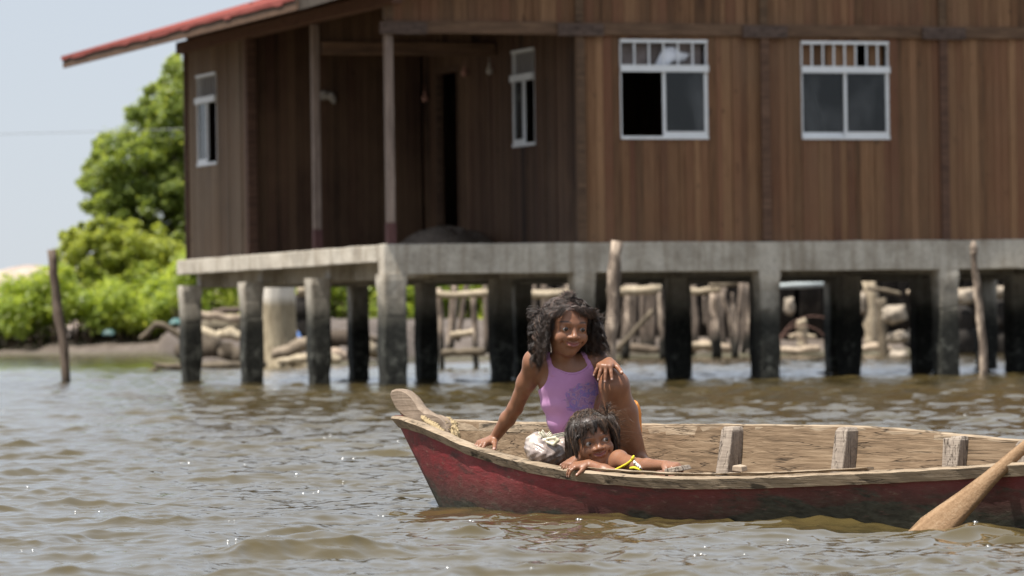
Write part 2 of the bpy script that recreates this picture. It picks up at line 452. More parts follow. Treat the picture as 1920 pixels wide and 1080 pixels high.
# windows
def window(axis, a0, a1, c, z0, z1, ztr, out, nb, open_left=False, name='window'):
    """out = -1: the outer side is towards negative v / u"""
    def bx(mb, p, q, d0, d1, za, zb):
        lo, hi = sorted((c + out * d0, c + out * d1))
        if axis == 'u': mb.box(p, q, lo, hi, za, zb)
        else: mb.box(lo, hi, p, q, za, zb)
    f = .036; m = (a0 + a1) / 2 - .02
    mb = MB()
    bx(mb, a0, a1, .03, -.05, z1 - f, z1); bx(mb, a0, a1, .03, -.05, z0, z0 + f)
    bx(mb, a0, a0 + f * .4, .012, -.05, z0 + f, z1 - f); bx(mb, a1 - f * .4, a1, .012, -.05, z0 + f, z1 - f)
    bx(mb, a0 - .004, a1 + .004, .05, -.04, ztr - .05, ztr + .03)
    w = mb.build(name, M_ALU, house)
    mb = MB()
    bx(mb, m, a1 - f * .6, .022, -.01, z0 + f, z0 + f + .055); bx(mb, m, m + .034, .022, -.01, z0 + f + .055, ztr - .05)
    bx(mb, a1 - f * .6 - .024, a1 - f * .6, .022, -.01, z0 + f + .055, ztr - .05)
    mb.build('sash', M_ALU, w)
    mb = MB(); bx(mb, m + .034, a1 - f * .6 - .024, .004, -.002, z0 + f + .055, ztr - .05); mb.build('pane', M_GLASS, w)
    if not open_left:
        mb = MB(); bx(mb, a0 + f * .6, m, -.016, -.022, z0 + f + .05, ztr - .05); mb.build('pane', M_GLASS, w)
        mb = MB(); bx(mb, a0 + f * .6, m, -.012, -.034, z0 + f, z0 + f + .05); mb.build('sash', M_ALU, w)
    for i in range(nb):
        mb = MB(); p = a0 + (a1 - a0) * (i + 1) / (nb + 1); bx(mb, p - .009, p + .009, .012, -.006, ztr + .03, z1 - f)
        mb.build('bar', M_BARS if axis == 'v' else M_ALU, w)
    return w
w1 = window('u', *W1, 0.0, WZ0, WZT, WTR, -1, 5, True)
w2 = window('u', *W2, 0.0, WZ0, WZT, WTR, -1, 7)
w4 = window('v', *WV, 0.0, WZ0, WZT + .03, WTR + .03, -1, 6, True)
w5 = window('v', *WI, BU, WZ0, WZT, WTR, -1, 5, True)
for w, u in ((w1, W1), (w2, W2)):
    mb = MB(); n = 6
    for i in range(n):
        a = u[0] + .03 + (u[1] - u[0] - .06) * i / n
        b = u[0] + .03 + (u[1] - u[0] - .06) * (i + 1) / n
        if w is w2 and i == 4: continue
        mb.box(a + .004, b - .004, .10, .118, WTR - .02, WZT + .05, RH.random())
    mb.build('transom_board', M_GREYBOARD if w is w1 else M_PLANK, w)
# white rag stuffed in the transom of the first window
mb = MB(); R0 = [(.36, .0, .02), (.47, -.02, .24), (.60, -.01, .26), (.66, .01, .20), (.80, 0, .17), (.74, .01, .09), (.58, -.02, .08), (.50, 0, .01)]
c0 = (W1[0], .06, WTR)
pts = [(c0[0] + x * 1.15 * .9 + .1, c0[1] + y, c0[2] + z) for x, y, z in R0]; m = len(pts)
cc = (c0[0] + .66, c0[1] - .03, c0[2] + .13)
mb.add(pts + [cc] + [(x, y + .02, z) for x, y, z in pts], [(i, (i + 1) % m, m) for i in range(m)] + [((i + 1) % m, i, m + 1 + i, m + 1 + (i + 1) % m) for i in range(m)], .5, True)
mb.build('rag', M_RAG, w1)
# clutter behind the glass of the second window
mb = MB(); mb.bar((5.48, .30, 3.72), (5.72, .34, 2.9), .05, .03, .7); mb.build('leaning_stick', M_POST, house)
mb = MB(); mb.bar((5.25, .42, 3.4), (6.4, .5, 3.36), .04, .05, .3); mb.bar((5.2, .6, 3.0), (6.0, .62, 3.62), .05, .05, .5); mb.build('inside_rack', M_BEAM, house)

# door in the porch: frame, leaf standing open inside
mb = MB()
for (a, b, z0, z1) in ((DR[0] - .05, DR[0], ZF + .004, 3.95), (DR[1], DR[1] + .05, ZF + .004, 3.95), (DR[0] - .05, DR[1] + .05, 3.951, 4.02)):
    mb.box(BU - .03, BU + .06, a, b, z0, z1, .2)
df = mb.build('door_frame', M_BEAM, house)

# concrete deck: slab, edge beams, beams under it
mb = MB(); mb.box(-.12, UEND + .1, .12, VEND + .12, 1.50, 1.640); slab = mb.build('floor_slab', M_CONC, house, bevel=.01)
def rough_beam(p, q, w, h, zt, name, n=14, jit=.008):
    mb = MB(); p = Vector(p); q = Vector(q); d = (q - p); sd = Vector((-d.y, d.x, 0)).normalized() * w / 2
    vs = []; fs = []
    for i in range(n + 1):
        c = p + d * i / n
        for (sx, z) in ((-1, zt - h), (1, zt - h), (1, zt), (-1, zt)):
            vs.append((c.x + sd.x * sx + RH.uniform(-jit, jit), c.y + sd.y * sx + RH.uniform(-jit, jit), z + RH.uniform(-jit, jit) * .7))
    for i in range(n):
        for k in range(4): a = i * 4 + k; b = i * 4 + (k + 1) % 4; fs.append((a, b, b + 4, a + 4))
    fs += [(3, 2, 1, 0), tuple(n * 4 + k for k in range(4))]
    mb.add(vs, fs, .5); return mb.build(name, M_CONC, house, bevel=.012)
rough_beam((-.13, -.0, 0), (UEND + .1, -.0, 0), .23, .355, 1.648, 'edge_beam', 36)
rough_beam((-.09, .125, 0), (-.09, VEND + .14, 0), .10, .20, 1.643, 'slab_edge', 24)
for k in range(6): rough_beam((k * BU + (.52 if k == 0 else .02), .13, 0), (k * BU + (.52 if k == 0 else .02), VEND + .05, 0), .18, .235, 1.497, 'floor_beam', 8, .004)
for j in range(1, 4): rough_beam((.12, j * BV, 0), (UEND, j * BV, 0), .18, .23, 1.493, 'floor_beam', 8, .004)
# stilts on the grid
for k in range(6):
    for j in range(4):
        mb = MB(); w = .125 if (k, j) != (0, 0) else .14
        zs = [-.9, -.2, 0.0, .12, .3, .5, .8, .83, 1.05, 1.22, 1.30]
        vs = []; fs = []
        pin = RH.uniform(.86, 1.0)
        for i, z in enumerate(zs):
            s = 1.0
            if z < .55: s = 1.05
            if -.3 < z < .2: s = pin * 1.02
            if z > 1.2: s = 1.12 if j == 0 or k == 0 else 1.0
            for (a, b) in ((-1, -1), (-.75, -1), (.75, -1), (1, -1), (1, -.75), (1, .75), (1, 1), (.75, 1), (-.75, 1), (-1, 1), (-1, .75), (-1, -.75)):
                if abs(a) == 1 and abs(b) == 1: a *= .93; b *= .93
                q = w * s
                vs.append((k * BU + a * q + RH.uniform(-.007, .007), (j * BV + (.02 if j == 0 else 0)) + b * q + RH.uniform(-.007, .007), z))
        for i in range(len(zs) - 1):
            for c in range(12): a = i * 12 + c; b = i * 12 + (c + 1) % 12; fs.append((a, b, b + 12, a + 12))
        fs.append(tuple((len(zs) - 1) * 12 + c for c in range(12)))
        mb.add(vs, fs, .5, False); mb.build('stilt', M_STILT, house)

# things on the porch
def Hw(u, v, z): 
    c, s = math.cos(HROT), math.sin(HROT); return Vector((HX + u * c - v * s, HY + u * s + v * c, z))
M_NET = simple('old_net', (0.13, 0.105, 0.085), 0.95, 0.1, 0.6, 30.0, 0.8)
o = Hw(1.75, 3.1, ZF); 
nv, nh = 44, 16; vs = []; fs = []
for i in range(nh + 1):
    for j in range(nv):
        a = 2 * math.pi * j / nv; r = math.sin(i / nh * math.pi / 2)
        rr = 1 + .16 * math.sin(3 * a + 1) + .07 * math.sin(7 * a + i * .8) + RH.uniform(-.03, .03)
        vs.append((.58 * r * rr * math.cos(a), .5 * r * rr * math.sin(a), .02 + .22 * (math.cos(i / nh * math.pi / 2) ** 1.2) * (1 + .25 * math.sin(5 * a + i)) + RH.uniform(-.008, .012)))
for i in range(nh):
    for j in range(nv): a = i * nv + j; b = i * nv + (j + 1) % nv; fs.append((a, a + nv, b + nv, b))
mb = MB(); mb.add(vs, fs, .5, True)
net = mb.build('fishing_net', M_NET); net.location = o; net.rotation_euler = (0, 0, HROT)
tag(net, 'brown heap of old fishing net lying on the porch floor below the doorway', 'net')
M_ORN = simple('pale_ornament', (0.40, 0.36, 0.31), 0.7, 0.3, 0.4, 20.0)
M_GOURD = simple('reddish_gourd', (0.36, 0.19, 0.14), 0.6, 0.3, 0.3, 20.0)
def lumps(name, spots, mat, loc, rotz, label, cat, group=None, n=10):
    mb = MB()
    for (x, y, z, rx, rz) in spots:
        prof = [(math.sin(math.pi * i / 8), math.cos(math.pi * i / 8)) for i in range(9)]
        vs = [(x + rx * s * math.cos(2 * math.pi * k / n), y + rx * .6 * s * math.sin(2 * math.pi * k / n), z + rz * c) for s, c in prof for k in range(n)]
        fs = [(i * n + k, i * n + (k + 1) % n, (i + 1) * n + (k + 1) % n, (i + 1) * n + k) for i in range(8) for k in range(n)]
        mb.add(vs, fs, .5, True)
    o = mb.build(name, mat); o.location = loc; o.rotation_euler = (0, 0, rotz)
    return tag(o, label, cat, group)
lumps('wall_ornament', [(-.10, 0, .0, .06, .05), (-.02, 0, .03, .07, .06), (.07, 0, .02, .06, .06), (.11, 0, -.03, .04, .05), (-.11, 0, -.04, .04, .04)], M_ORN,
      Hw(1.02, 2 * BV - .07, 3.68), HROT, 'pale lumpy ornament fixed on the dark back wall of the porch', 'ornament')
for (v, z, lab) in ((5.45, 3.66, 'small reddish gourd hanging just left of the dark doorway'),
                    (3.9, 3.90, 'small reddish gourd hanging nearest the doorway, on its right'),
                    (2.95, 3.87, 'small reddish gourd hanging midway between doorway and porch window')):
    lumps('hanging_gourd', [(0, 0, 0, .045, .05), (0, 0, .065, .02, .035), (0, 0, .12, .005, .06)], M_GOURD if v != 2.95 else M_ORN, Hw(BU - .07, v, z), HROT, lab, 'gourd', 'gourds hanging on the porch wall', 8)
# ================================================================== water
def build_water():
    r = np.random.default_rng(5)
    rows = []; y = 6.0
    while y < 230:
        rows.append(y)
        y += max(.014, .014 * (y / 13) ** 1.15) if y < 70 else .10 * (y / 70) ** 2.4
    while y < 3000: rows.append(y); y *= 1.25
    ty = np.array(rows)
    tx = np.concatenate([-np.geomspace(1.2, .136, 46), np.linspace(-.134, .134, 440), np.geomspace(.136, 1.2, 46)])
    Yg, Tg = np.meshgrid(ty, tx, indexing='ij')
    X = (Yg * Tg).astype(np.float64); Y = Yg.astype(np.float64)
    Z = np.zeros_like(X); DX = np.zeros_like(X); DY = np.zeros_like(X); Zs = np.zeros_like(X); DXs = np.zeros_like(X); DYs = np.zeros_like(X)
    dy = np.gradient(ty)[:, None] * np.ones_like(X)
    main = math.radians(-68)          # travelling towards the camera and a little to the right
    N = 150
    lam = np.exp(r.uniform(math.log(.05), math.log(.95), N))
    for L in lam:
        th = main + r.normal(0, .70); k = 2 * math.pi / L
        sl = .039 * (1.0 if L < .45 else (.45 / L) ** 1.3)
        A = sl / k * r.uniform(.5, 1.4)
        cx, cy = math.cos(th), math.sin(th)
        fade = np.clip((L / (np.maximum(dy, .004) * 2.2) - 1), 0, 1)
        # groups: amplitude varies over the surface
        ph = k * (X * cx + Y * cy) + r.uniform(0, 6.28)
        gx, gy = r.normal(0, .9 / L ** .5, 2) * .55
        grp = .30 + 1.25 * (.5 + .5 * np.sin(gx * X + gy * Y + r.uniform(0, 6.28))) ** 2
        a = A * fade * grp
        if L < .17:
            a = a * 1.0; Zs += a * np.sin(ph); DXs += a * cx * np.cos(ph) * .8; DYs += a * cy * np.cos(ph) * .8; continue
        Z += a * np.sin(ph); DX += a * cx * np.cos(ph) * 1.15; DY += a * cy * np.cos(ph) * 1.15
    M = np.zeros_like(Z)      # calm glassy patches between groups of sharper crests
    for _ in range(14):
        L = math.exp(r.uniform(math.log(.35), math.log(1.6))); th = r.uniform(0, 6.28)
        M += np.sin(2 * np.pi / L * (X * math.cos(th) * .7 + Y * math.sin(th)) + r.uniform(0, 6.28)) * L ** .35
    M = np.clip(.5 + M / 8.5, 0, 1.0); M = .30 + .80 * M ** 2
    Z = Z * M + Zs * (.55 + .5 * M); DX = DX * M + DXs; DY = DY * M + DYs
    Z *= np.interp(Y, [0, 25, 48, 62, 400], [1, 1, .85, .9, .9])
    X = X + DX; Y = Y + DY
    V = np.stack([X, Y, Z], -1).reshape(-1, 3)
    n, m = Yg.shape
    i = np.arange(n - 1)[:, None] * m + np.arange(m - 1)[None]
    F = np.stack([i, i + 1, i + m + 1, i + m], -1).reshape(-1, 4)
    t = NT('river_water')
    v = t.coord('Object', (1, 1, 1))
    n1 = t.noise(v, 9.0, 3, 0.55); n2 = t.noise(v, 30.0, 3, 0.5)
    h = t.math('ADD', t.math('MULTIPLY', n1, 0.6), t.math('MULTIPLY', n2, 0.22))
    gate = t.ramp(t.noise(t.coord('Object', (1.4, .7, 1)), 1.6, 2, .6), [(.45, 0.), (.62, 1.)])   # cat's paws: rougher patches
    t.bump(t.math('MULTIPLY', h, t.math('ADD', t.math('MULTIPLY', gate, .75), .25)), 0.36, 0.03)
    big = t.noise(t.coord('Object', (.25, .08, 1)), 1.0, 3, 0.5)
    col = t.ramp(big, [(0.35, (0.056, 0.041, 0.014)), (0.7, (0.076, 0.057, 0.022))])
    t.p.inputs['IOR'].default_value = 1.48
    t.done(col, 0.06, 0.5)
    o = mesh_np('water', V, F, t.m)
    tag(o, kind='structure')
    # small added domes that stand in for sun glints
    VV = V.reshape(n, m, 3); bv = []; bf = []; nb = 0; A_, B_ = 10, 5
    dome = np.array([(math.cos(2 * math.pi * k / A_) * math.cos(q * math.pi / 2 / B_), math.sin(2 * math.pi * k / A_) * math.cos(q * math.pi / 2 / B_), math.sin(q * math.pi / 2 / B_)) for q in range(B_ + 1) for k in range(A_)])
    df = np.array([(q * A_ + k, q * A_ + (k + 1) % A_, (q + 1) * A_ + (k + 1) % A_, (q + 1) * A_ + k) for q in range(B_) for k in range(A_)])
    for c in range(85):
        D = 10.5 / (1 - r.random() * .79); q = r.uniform(-.125, .125); kk = int(r.choice([1, 1, 1, 2, 3, 5]))
        for e in range(kk):
            Dd = D + r.normal(0, .05) * (D / 12) ** 2 * .5; qq = q + r.normal(0, .0022)
            ii = int(np.searchsorted(ty, Dd)); jj = int(np.searchsorted(tx, qq))
            if ii >= n or jj >= m: continue
            R = .0062 * (Dd / 12) ** .7 * r.uniform(.4, 1.6)
            bv.append(dome * np.array([R, R, R * .8]) + VV[ii, jj] - np.array([0, 0, R * .15])); bf.append(df + nb * len(dome)); nb += 1
    tb = NT('glint_film'); tr = tb.node('ShaderNodeBsdfTransparent'); gl = tb.node('ShaderNodeBsdfGlossy'); gl.inputs['Roughness'].default_value = .26
    ms = tb.node('ShaderNodeMixShader'); ms.inputs[0].default_value = .2
    tb.l.new(tr.outputs[0], ms.inputs[1]); tb.l.new(gl.outputs[0], ms.inputs[2]); tb.l.new(ms.outputs[0], tb.out.inputs['Surface'])
    ob = mesh_np('glint_domes', np.concatenate(bv), np.concatenate(bf), tb.m)
    tag(ob, 'tiny added domes standing in for sun glints all over the rippled water', 'glint_domes', kind='stuff')
    return o
water = build_water()

# ================================================================== land
SH_T = (np.array([-9000, -3000, 0, 300, 345, 362, 700, 800, 1900, 2600, 9000]) - 960) / FPX
SH_D = np.array([205, 195, 188, 184, 120, 89, 92, 104, 104, 100, 96], float)
def shore(t): return np.interp(t, SH_T, SH_D)
def land_z(x, y):
    t = x / y; d = y - shore(t)
    z = np.where(d < 0, d * .10, np.where(d < 9, d * .085, .765 + (d - 9) * .006))
    return np.clip(z, -1.5, 2.2)
def build_land():
    r = np.random.default_rng(2)
    ty = np.concatenate([np.arange(70, 125, .45), np.arange(125, 175, 1.5), np.arange(175, 215, .6), np.geomspace(216, 3500, 40)])
    tx = np.concatenate([-np.geomspace(1.6, .14, 30), np.linspace(-.135, .135, 260), np.geomspace(.14, 1.6, 30)])
    Y, T = np.meshgrid(ty, tx, indexing='ij'); X = Y * T
    Z = land_z(X, Y)
    nz = np.zeros_like(Z)
    for L, a in ((5, .05), (2.2, .035), (1.1, .03), (.6, .02)):
        for _ in range(5):
            th = r.uniform(0, 6.28); nz += a * np.sin(2 * np.pi / L * (X * np.cos(th) + Y * np.sin(th)) + r.uniform(0, 6.28)) / 2.2
    Z = Z + nz * np.clip((Z + .3) * 3, 0, 1)
    V = np.stack([X, Y, Z], -1).reshape(-1, 3); n, m = Y.shape
    i = np.arange(n - 1)[:, None] * m + np.arange(m - 1)[None]
    F = np.stack([i, i + 1, i + m + 1, i + m], -1).reshape(-1, 4)
    t = NT('bank_mud'); v = t.coord('Object')
    n1 = t.noise(v, 1.4, 6, 0.7); n2 = t.noise(v, 6.0, 5, 0.65)
    col = t.ramp(n1, [(0.3, (0.065, 0.05, 0.04)), (0.55, (0.125, 0.10, 0.083)), (0.8, (0.22, 0.185, 0.155))])
    col = t.mix(t.ramp(n2, [(0.55, 0.0), (0.7, 0.6)]), col, (0.055, 0.042, 0.03))
    z = t.sep(v)[2]
    wet = t.ramp(z, [(0.02, 1.0), (0.16, 0.0)])
    col = t.mix(t.math('MULTIPLY', wet, .7), col, (0.06, 0.058, 0.025))
    t.bump(n2, .8, .08)
    o = mesh_np('mud_bank', V, F, t.done(col, .8, .25)); return tag(o, kind='structure')
land = build_land()
def build_dune():
    r = np.random.default_rng(9)
    x = np.linspace(-190, 60, 220); y = np.linspace(330, 420, 30)
    X, Y = np.meshgrid(x, y, indexing='ij')
    prof = np.sin(np.clip((Y - 330) / 90, 0, 1) * np.pi)
    top = 7.2 + .5 * np.sin(X * .05) + .25 * np.sin(X * .33 + 1) + .12 * np.sin(X * .9)
    Z = top * prof ** .55 + .35 * np.sin(X * .7 + Y * .2) * prof * .4
    V = np.stack([X, Y, Z], -1).reshape(-1, 3); n, m = X.shape
    i = np.arange(n - 1)[:, None] * m + np.arange(m - 1)[None]
    F = np.stack([i, i + m, i + m + 1, i + 1], -1).reshape(-1, 4)
    t = NT('dune_sand'); nn = t.noise(t.coord('Object', (1, .3, 1)), .35, 6, .7)
    col = t.ramp(nn, [(.35, (.27, .20, .155)), (.62, (.46, .38, .32))])
    o = mesh_np('sand_dune', V, F, t.done(col, .9, .1)); return tag(o, kind='structure')
build_dune()

# ================================================================== leaves
def leaf_mat(name, dark, mid, light, trans=.58):
    t = NT(name)
    tn = t.attr('tone')
    col = t.ramp(tn, [(0.0, dark), (0.5, mid), (1.0, light)])
    df = t.node('ShaderNodeBsdfPrincipled'); t.l.new(col, df.inputs['Base Color'])
    df.inputs['Roughness'].default_value = .42; df.inputs['Specular IOR Level'].default_value = .5
    tr = t.node('ShaderNodeBsdfTranslucent')
    tc = t.mix(1.0, col, (1.95, 1.8, .85), 'MULTIPLY'); t.l.new(tc, tr.inputs[0])
    ms = t.node('ShaderNodeMixShader'); ms.inputs[0].default_value = trans
    t.l.new(df.outputs[0], ms.inputs[1]); t.l.new(tr.outputs[0], ms.inputs[2]); t.l.new(ms.outputs[0], t.out.inputs['Surface'])
    return t.m
M_LEAF_TREE = leaf_mat('mangrove_leaf', (.08, .115, .03), (.20, .26, .065), (.35, .39, .14))
M_LEAF_BUSH = leaf_mat('yellow_green_leaf', (.11, .145, .03), (.255, .30, .06), (.40, .43, .13))
M_LEAF_LOW = leaf_mat('bright_green_leaf', (.10, .15, .028), (.25, .32, .06), (.40, .44, .13))
M_BARK = wood_mat('grey_bark', [(.3, (.05, .036, .026)), (.7, (.13, .10, .075))], (6, 6, 1), 3.0, .4)
M_ROOTS = wood_mat('brown_stems', [(.3, (.03, .02, .013)), (.7, (.085, .058, .036))], (6, 6, 1), 3.0, .5)

def leaves(cent, rad, count, size, r, squash=.85, shell=.55, up=.55, tone_mu=.5):
    """leaf faces spread through a set of clumps; cent (n,3), rad (n,), count per clump"""
    Vs = []; Ts = []
    for c, R, n in zip(cent, rad, count):
        d = r.normal(size=(n, 3)); d /= np.linalg.norm(d, axis=1)[:, None]
        q = shell + (1 - shell) * r.random(n) ** .45
        lob = 1 + .22 * np.sin(d[:, 0] * 5 + c[0] * 3) * np.sin(d[:, 2] * 6 + c[2] * 5) + .12 * r.normal(size=n)
        p = np.asarray(c)[None] + d * (R * q * lob)[:, None] * np.array([1, 1, squash])
        nrm = d * .7 + r.normal(size=(n, 3)) * .55 + np.array([0, 0, up]); nrm /= np.linalg.norm(nrm, axis=1)[:, None]
        a = np.cross(nrm, r.normal(size=(n, 3))); a /= np.linalg.norm(a, axis=1)[:, None]; b = np.cross(nrm, a)
        s = size * r.uniform(.6, 1.35, n)[:, None]
        a = a * s; b = b * s * .5
        k = nrm * s * .12
        Vs.append(np.stack([p - a, p - b * .9 + k, p + a, p + b + k], 1).reshape(-1, 3))
        tn = np.clip(r.normal(tone_mu, .2, n) + r.normal(0, .09), 0, 1)
        Ts.append(np.repeat(tn, 4))
    V = np.concatenate(Vs); F = np.arange(len(V)).reshape(-1, 4)
    return V, F, np.concatenate(Ts)

def px_clumps(lst, D, r, dj=2.0):
    c = []; R = []
    for (px, py, pr) in lst:
        d = D + r.uniform(-dj, dj)
        c.append(tuple(at(px, py, d))); R.append(pr / FPX * d)
    return np.array(c), np.array(R)

# --- tall tree
r = np.random.default_rng(21)
TD = 204
base = at(372, 628, TD); base.z = .75
tree = thing('mangrove_tree', 'tall rounded dark green tree rising behind the left end of the house', 'tree', base)
big = [(325, 145, 30), (305, 190, 42), (345, 185, 50), (262, 245, 44), (315, 250, 55), (215, 268, 34), (375, 240, 60), (206, 318, 40), (262, 320, 58), (330, 330, 60), (185, 356, 30),
       (235, 392, 58), (310, 405, 62), (205, 430, 40), (270, 462, 52), (330, 475, 50), (158, 345, 15), (165, 385, 13), (385, 330, 70), (395, 430, 70), (425, 280, 60), (440, 370, 66), (300, 520, 60), (370, 530, 60), (450, 470, 55), (335, 130, 26), (290, 300, 40), (240, 350, 40), (285, 360, 45), (320, 215, 40), (250, 290, 36), (195, 300, 24), (170, 330, 20), (340, 290, 50), (340, 360, 55), (200, 400, 36), (250, 430, 44)]
sub = []
for (x, y, q) in big:
    sub.append((x, y, q * .86))
    for _ in range(int(q / 5)):
        a = r.uniform(0, 6.28); d = q * r.uniform(.6, 1.0)
        sub.append((x + d * math.cos(a), y + d * math.sin(a), q * r.uniform(.22, .42)))
cen, rad = px_clumps(sub, TD, r, 2.6)
V, F, T = leaves(cen, rad, [int(150 + 560 * q * q) for q in rad], .125, r, up=.9, tone_mu=.5)
mesh_np('crown', V - np.array(base), F, M_LEAF_TREE, tree, False, {'tone': T})
mb = MB(); B0 = Vector((0, 0, -.3))
top = Vector((-.4, .2, 8.0))
mb.tube([B0, (-.1, .1, 2.0), (-.3, .2, 4.5), top], [.32, .26, .2, .08], 9, .5)
for i in range(0, len(big), 2):
    c = Vector(cen[[j for j, s in enumerate(sub) if s[:2] == big[i][:2]][0]]) - Vector(base)
    st = Vector((-.2, .1, max(1.0, min(6.5, c.z * .55))))
    mb.tube([st, st.lerp(c, .5) + Vector((0, 0, -.3)), c], [.10, .07, .03], 6, .5)
for i in range(9):
    a = r.uniform(0, 6.28); q = r.uniform(.8, 1.7)
    mb.tube([(0, 0, 1.3), (q * .6 * math.cos(a), q * .6 * math.sin(a), 1.0), (q * math.cos(a), q * math.sin(a), -.4)], [.06, .05, .04], 6, .5)
mb.build('trunk', M_BARK, tree)

# --- yellow-green bush in front of it
BD = 197
base = at(250, 640, BD); base.z = .5
bush = thing('mangrove_bush', 'yellow green mounded bush below the tall tree, left of the house', 'bush', base)
lst = [(128, 452, 18), (150, 470, 26), (180, 445, 26), (185, 480, 40), (225, 462, 42), (240, 500, 50), (280, 492, 44), (310, 520, 52), (345, 520, 44), (140, 505, 40), (200, 520, 50), (265, 545, 55), (330, 560, 50), (160, 545, 45), (118, 440, 10), (172, 428, 12), (150, 440, 22), (205, 440, 30), (250, 450, 36), (295, 465, 36), (120, 480, 26), (215, 540, 50), (290, 580, 50), (340, 590, 46), (240, 585, 46), (165, 580, 40)]
sub = []
for (x, y, q) in lst:
    sub.append((x, y, q * .8))
    for _ in range(int(q / 5)):
        a = r.uniform(0, 6.28); d = q * r.uniform(.6, 1.05); sub.append((x + d * math.cos(a), y + d * math.sin(a), q * r.uniform(.2, .4)))
cen, rad = px_clumps(sub, BD, r, 1.6)
V, F, T = leaves(cen, rad, [int(90 + 700 * q * q) for q in rad], .11, r, up=.9, tone_mu=.55)
mesh_np('crown', V - np.array(base), F, M_LEAF_BUSH, bush, False, {'tone': T})
mb = MB()
for i in range(26):
    x = r.uniform(-2.6, 2.4); c = cen[r.integers(len(cen))] - np.array(base)
    mb.tube([(x, r.uniform(-.6, .6), -.3), (x * .9, 0, 1.0), tuple(c)], [.035, .03, .012], 5, r.random())
mb.build('stems', M_BARK, bush)

# --- low thicket along the bank: one mass
cs = []; rs = []
for i in range(420):
    px = r.uniform(-420, 1130)
    D = (190.5 if px < 330 else 188) + r.uniform(0, 5.5)
    h = 3.0 + .5 * math.sin(px * .02) + .35 * math.sin(px * .07 + 1)
    if px < 115: h -= .75
    R = r.uniform(.45, .95); z = r.uniform(1.0, max(1.9, h)) + .6 * r.random()
    p = at(px, 600, D); cs.append((p.x, D, z)); rs.append(R)
V, F, T = leaves(np.array(cs), np.array(rs), [int(140 + 310 * q * q) for q in rs], .125, r, shell=.45, up=.95, tone_mu=.5)
thk = mesh_np('mangrove_thicket', V, F, M_LEAF_LOW, None, False, {'tone': T})
tag(thk, 'bright green leafy mangrove thicket along the far mud bank', 'thicket', kind='stuff')
mb = MB()
for i in range(1500):
    px = r.uniform(-420, 1130); D = (191 if px < 330 else 188.5) + r.uniform(0, 6); p = at(px, 600, D)
    a = r.normal(0, .25); b = r.normal(0, .25); h = r.uniform(.5, 1.3)
    z0 = float(land_z(np.array(p.x), np.array(D))) - .15
    mb.tube([(p.x, D, z0), (p.x + a * .5, D + b * .5, z0 + h * .5), (p.x + a, D + b, z0 + h)], [.045, .035, .02], 4, r.random())
tk = mb.build('prop_roots', M_ROOTS, None)
tag(tk, 'brown prop roots and dead stems under the bright green thicket', 'roots', kind='stuff')

# --- thin wire across the sky at the left
mb = MB(); a = at(-700, 262, 150); b = at(1300, 196, 150); n = 24
mb.tube([a.lerp(b, i / n) - Vector((0, 0, .25 * math.sin(math.pi * i / n))) for i in range(n + 1)], .012, 5, .4)
wr = mb.build('overhead_wire', simple('wire', (.25, .26, .27), .6))
tag(wr, 'thin overhead wire crossing the pale sky left of the tree', 'wire')

# ================================================================== posts, logs, dock timber
M_DRIFT = wood_mat('driftwood_pale', [(.25, (.20, .15, .10)), (.6, (.40, .32, .23)), (.9, (.58, .50, .40))], (3, 3, 3), 2.5, .4, stain=.5)
M_DRIFTD = wood_mat('driftwood_brown', [(.25, (.055, .042, .03)), (.6, (.15, .115, .08)), (.9, (.28, .22, .16))], (3, 3, 3), 2.5, .4, stain=.5)
def _post_mat(name, up, tide0, tide1):
    t = NT(name); v = t.coord('Object', (5, 5, 1.2)); n = t.noise(v, 2.2, 6, .65)
    col = t.ramp(n, [(.34, (.045, .034, .026)), (.5, (.15, .115, .09)), (.66, up)])
    z = t.sep(t.coord('Object'))[2]
    m = t.ramp(t.math('ADD', z, t.math('MULTIPLY', n, .35)), [(tide0, 1.0), (tide1, 0.0)])
    col = t.mix(m, col, (.022, .02, .016))
    t.bump(n, .5, .02); return t.done(col, .85, .2)
M_STAKE = _post_mat('stake_wood', (.50, .40, .31), .55, .85)
M_STAKE_DARK = _post_mat('stake_wood_dark', (.075, .052, .04), .72, .95)
def stick(name, pts, rad, mat, label=None, cat=None, group=None, n=9, wob=.1, parent=None, tone=.5, seed=1):
    pts = [Vector(p) for p in pts]; o = pts[0].copy()
    # resample for an uneven outline
    q = []; rr = []
    if not hasattr(rad, '__len__'): rad = [rad] * len(pts)
    for i in range(len(pts) - 1):
        for k in range(4):
            f = k / 4; q.append(pts[i].lerp(pts[i + 1], f)); rr.append(rad[i] + (rad[i + 1] - rad[i]) * f)
    q.append(pts[-1]); rr.append(rad[-1]); rs_ = random.Random(seed * 31 + len(q))
    mr = max(rr)
    q = [p + Vector((rs_.uniform(-1, 1), rs_.uniform(-1, 1), rs_.uniform(-1, 1))) * mr * .16 if 0 < i < len(q) - 1 else p for i, p in enumerate(q)]
    rr = [x * rs_.uniform(.9, 1.12) for x in rr]
    mb = MB(); mb.tube(q, rr, n, tone, True, wob, seed)
    if parent is None:
        ob = mb.build(name, mat, None, origin=o); ob.location = o
    else:
        ob = mb.build(name, mat, parent, origin=parent.location)
    return tag(ob, label, cat, group)
def wat(px, D, z=0.0): 
    p = at(px, 500, D); return Vector((p.x, D, z))
G = 'mooring stakes standing in the water'
D = 62.5
stick('mooring_stake', [wat(123, D, -.6), at(119, 650, D), at(106, 560, D), at(97, 468, D)], [.062, .066, .07, .064], M_STAKE_DARK,
      'dark leaning stake standing alone in the water at far left', 'stake', G, seed=3)
D = 48
p = stick('mooring_stake', [wat(1138, D, -.6), at(1142, 690, D), at(1150, 570, D), at(1157, 452, D)], [.072, .072, .075, .062], M_STAKE,
      'thick pale barked stake standing behind the older girl\'s head', 'stake', G, seed=4)
D = 53.2
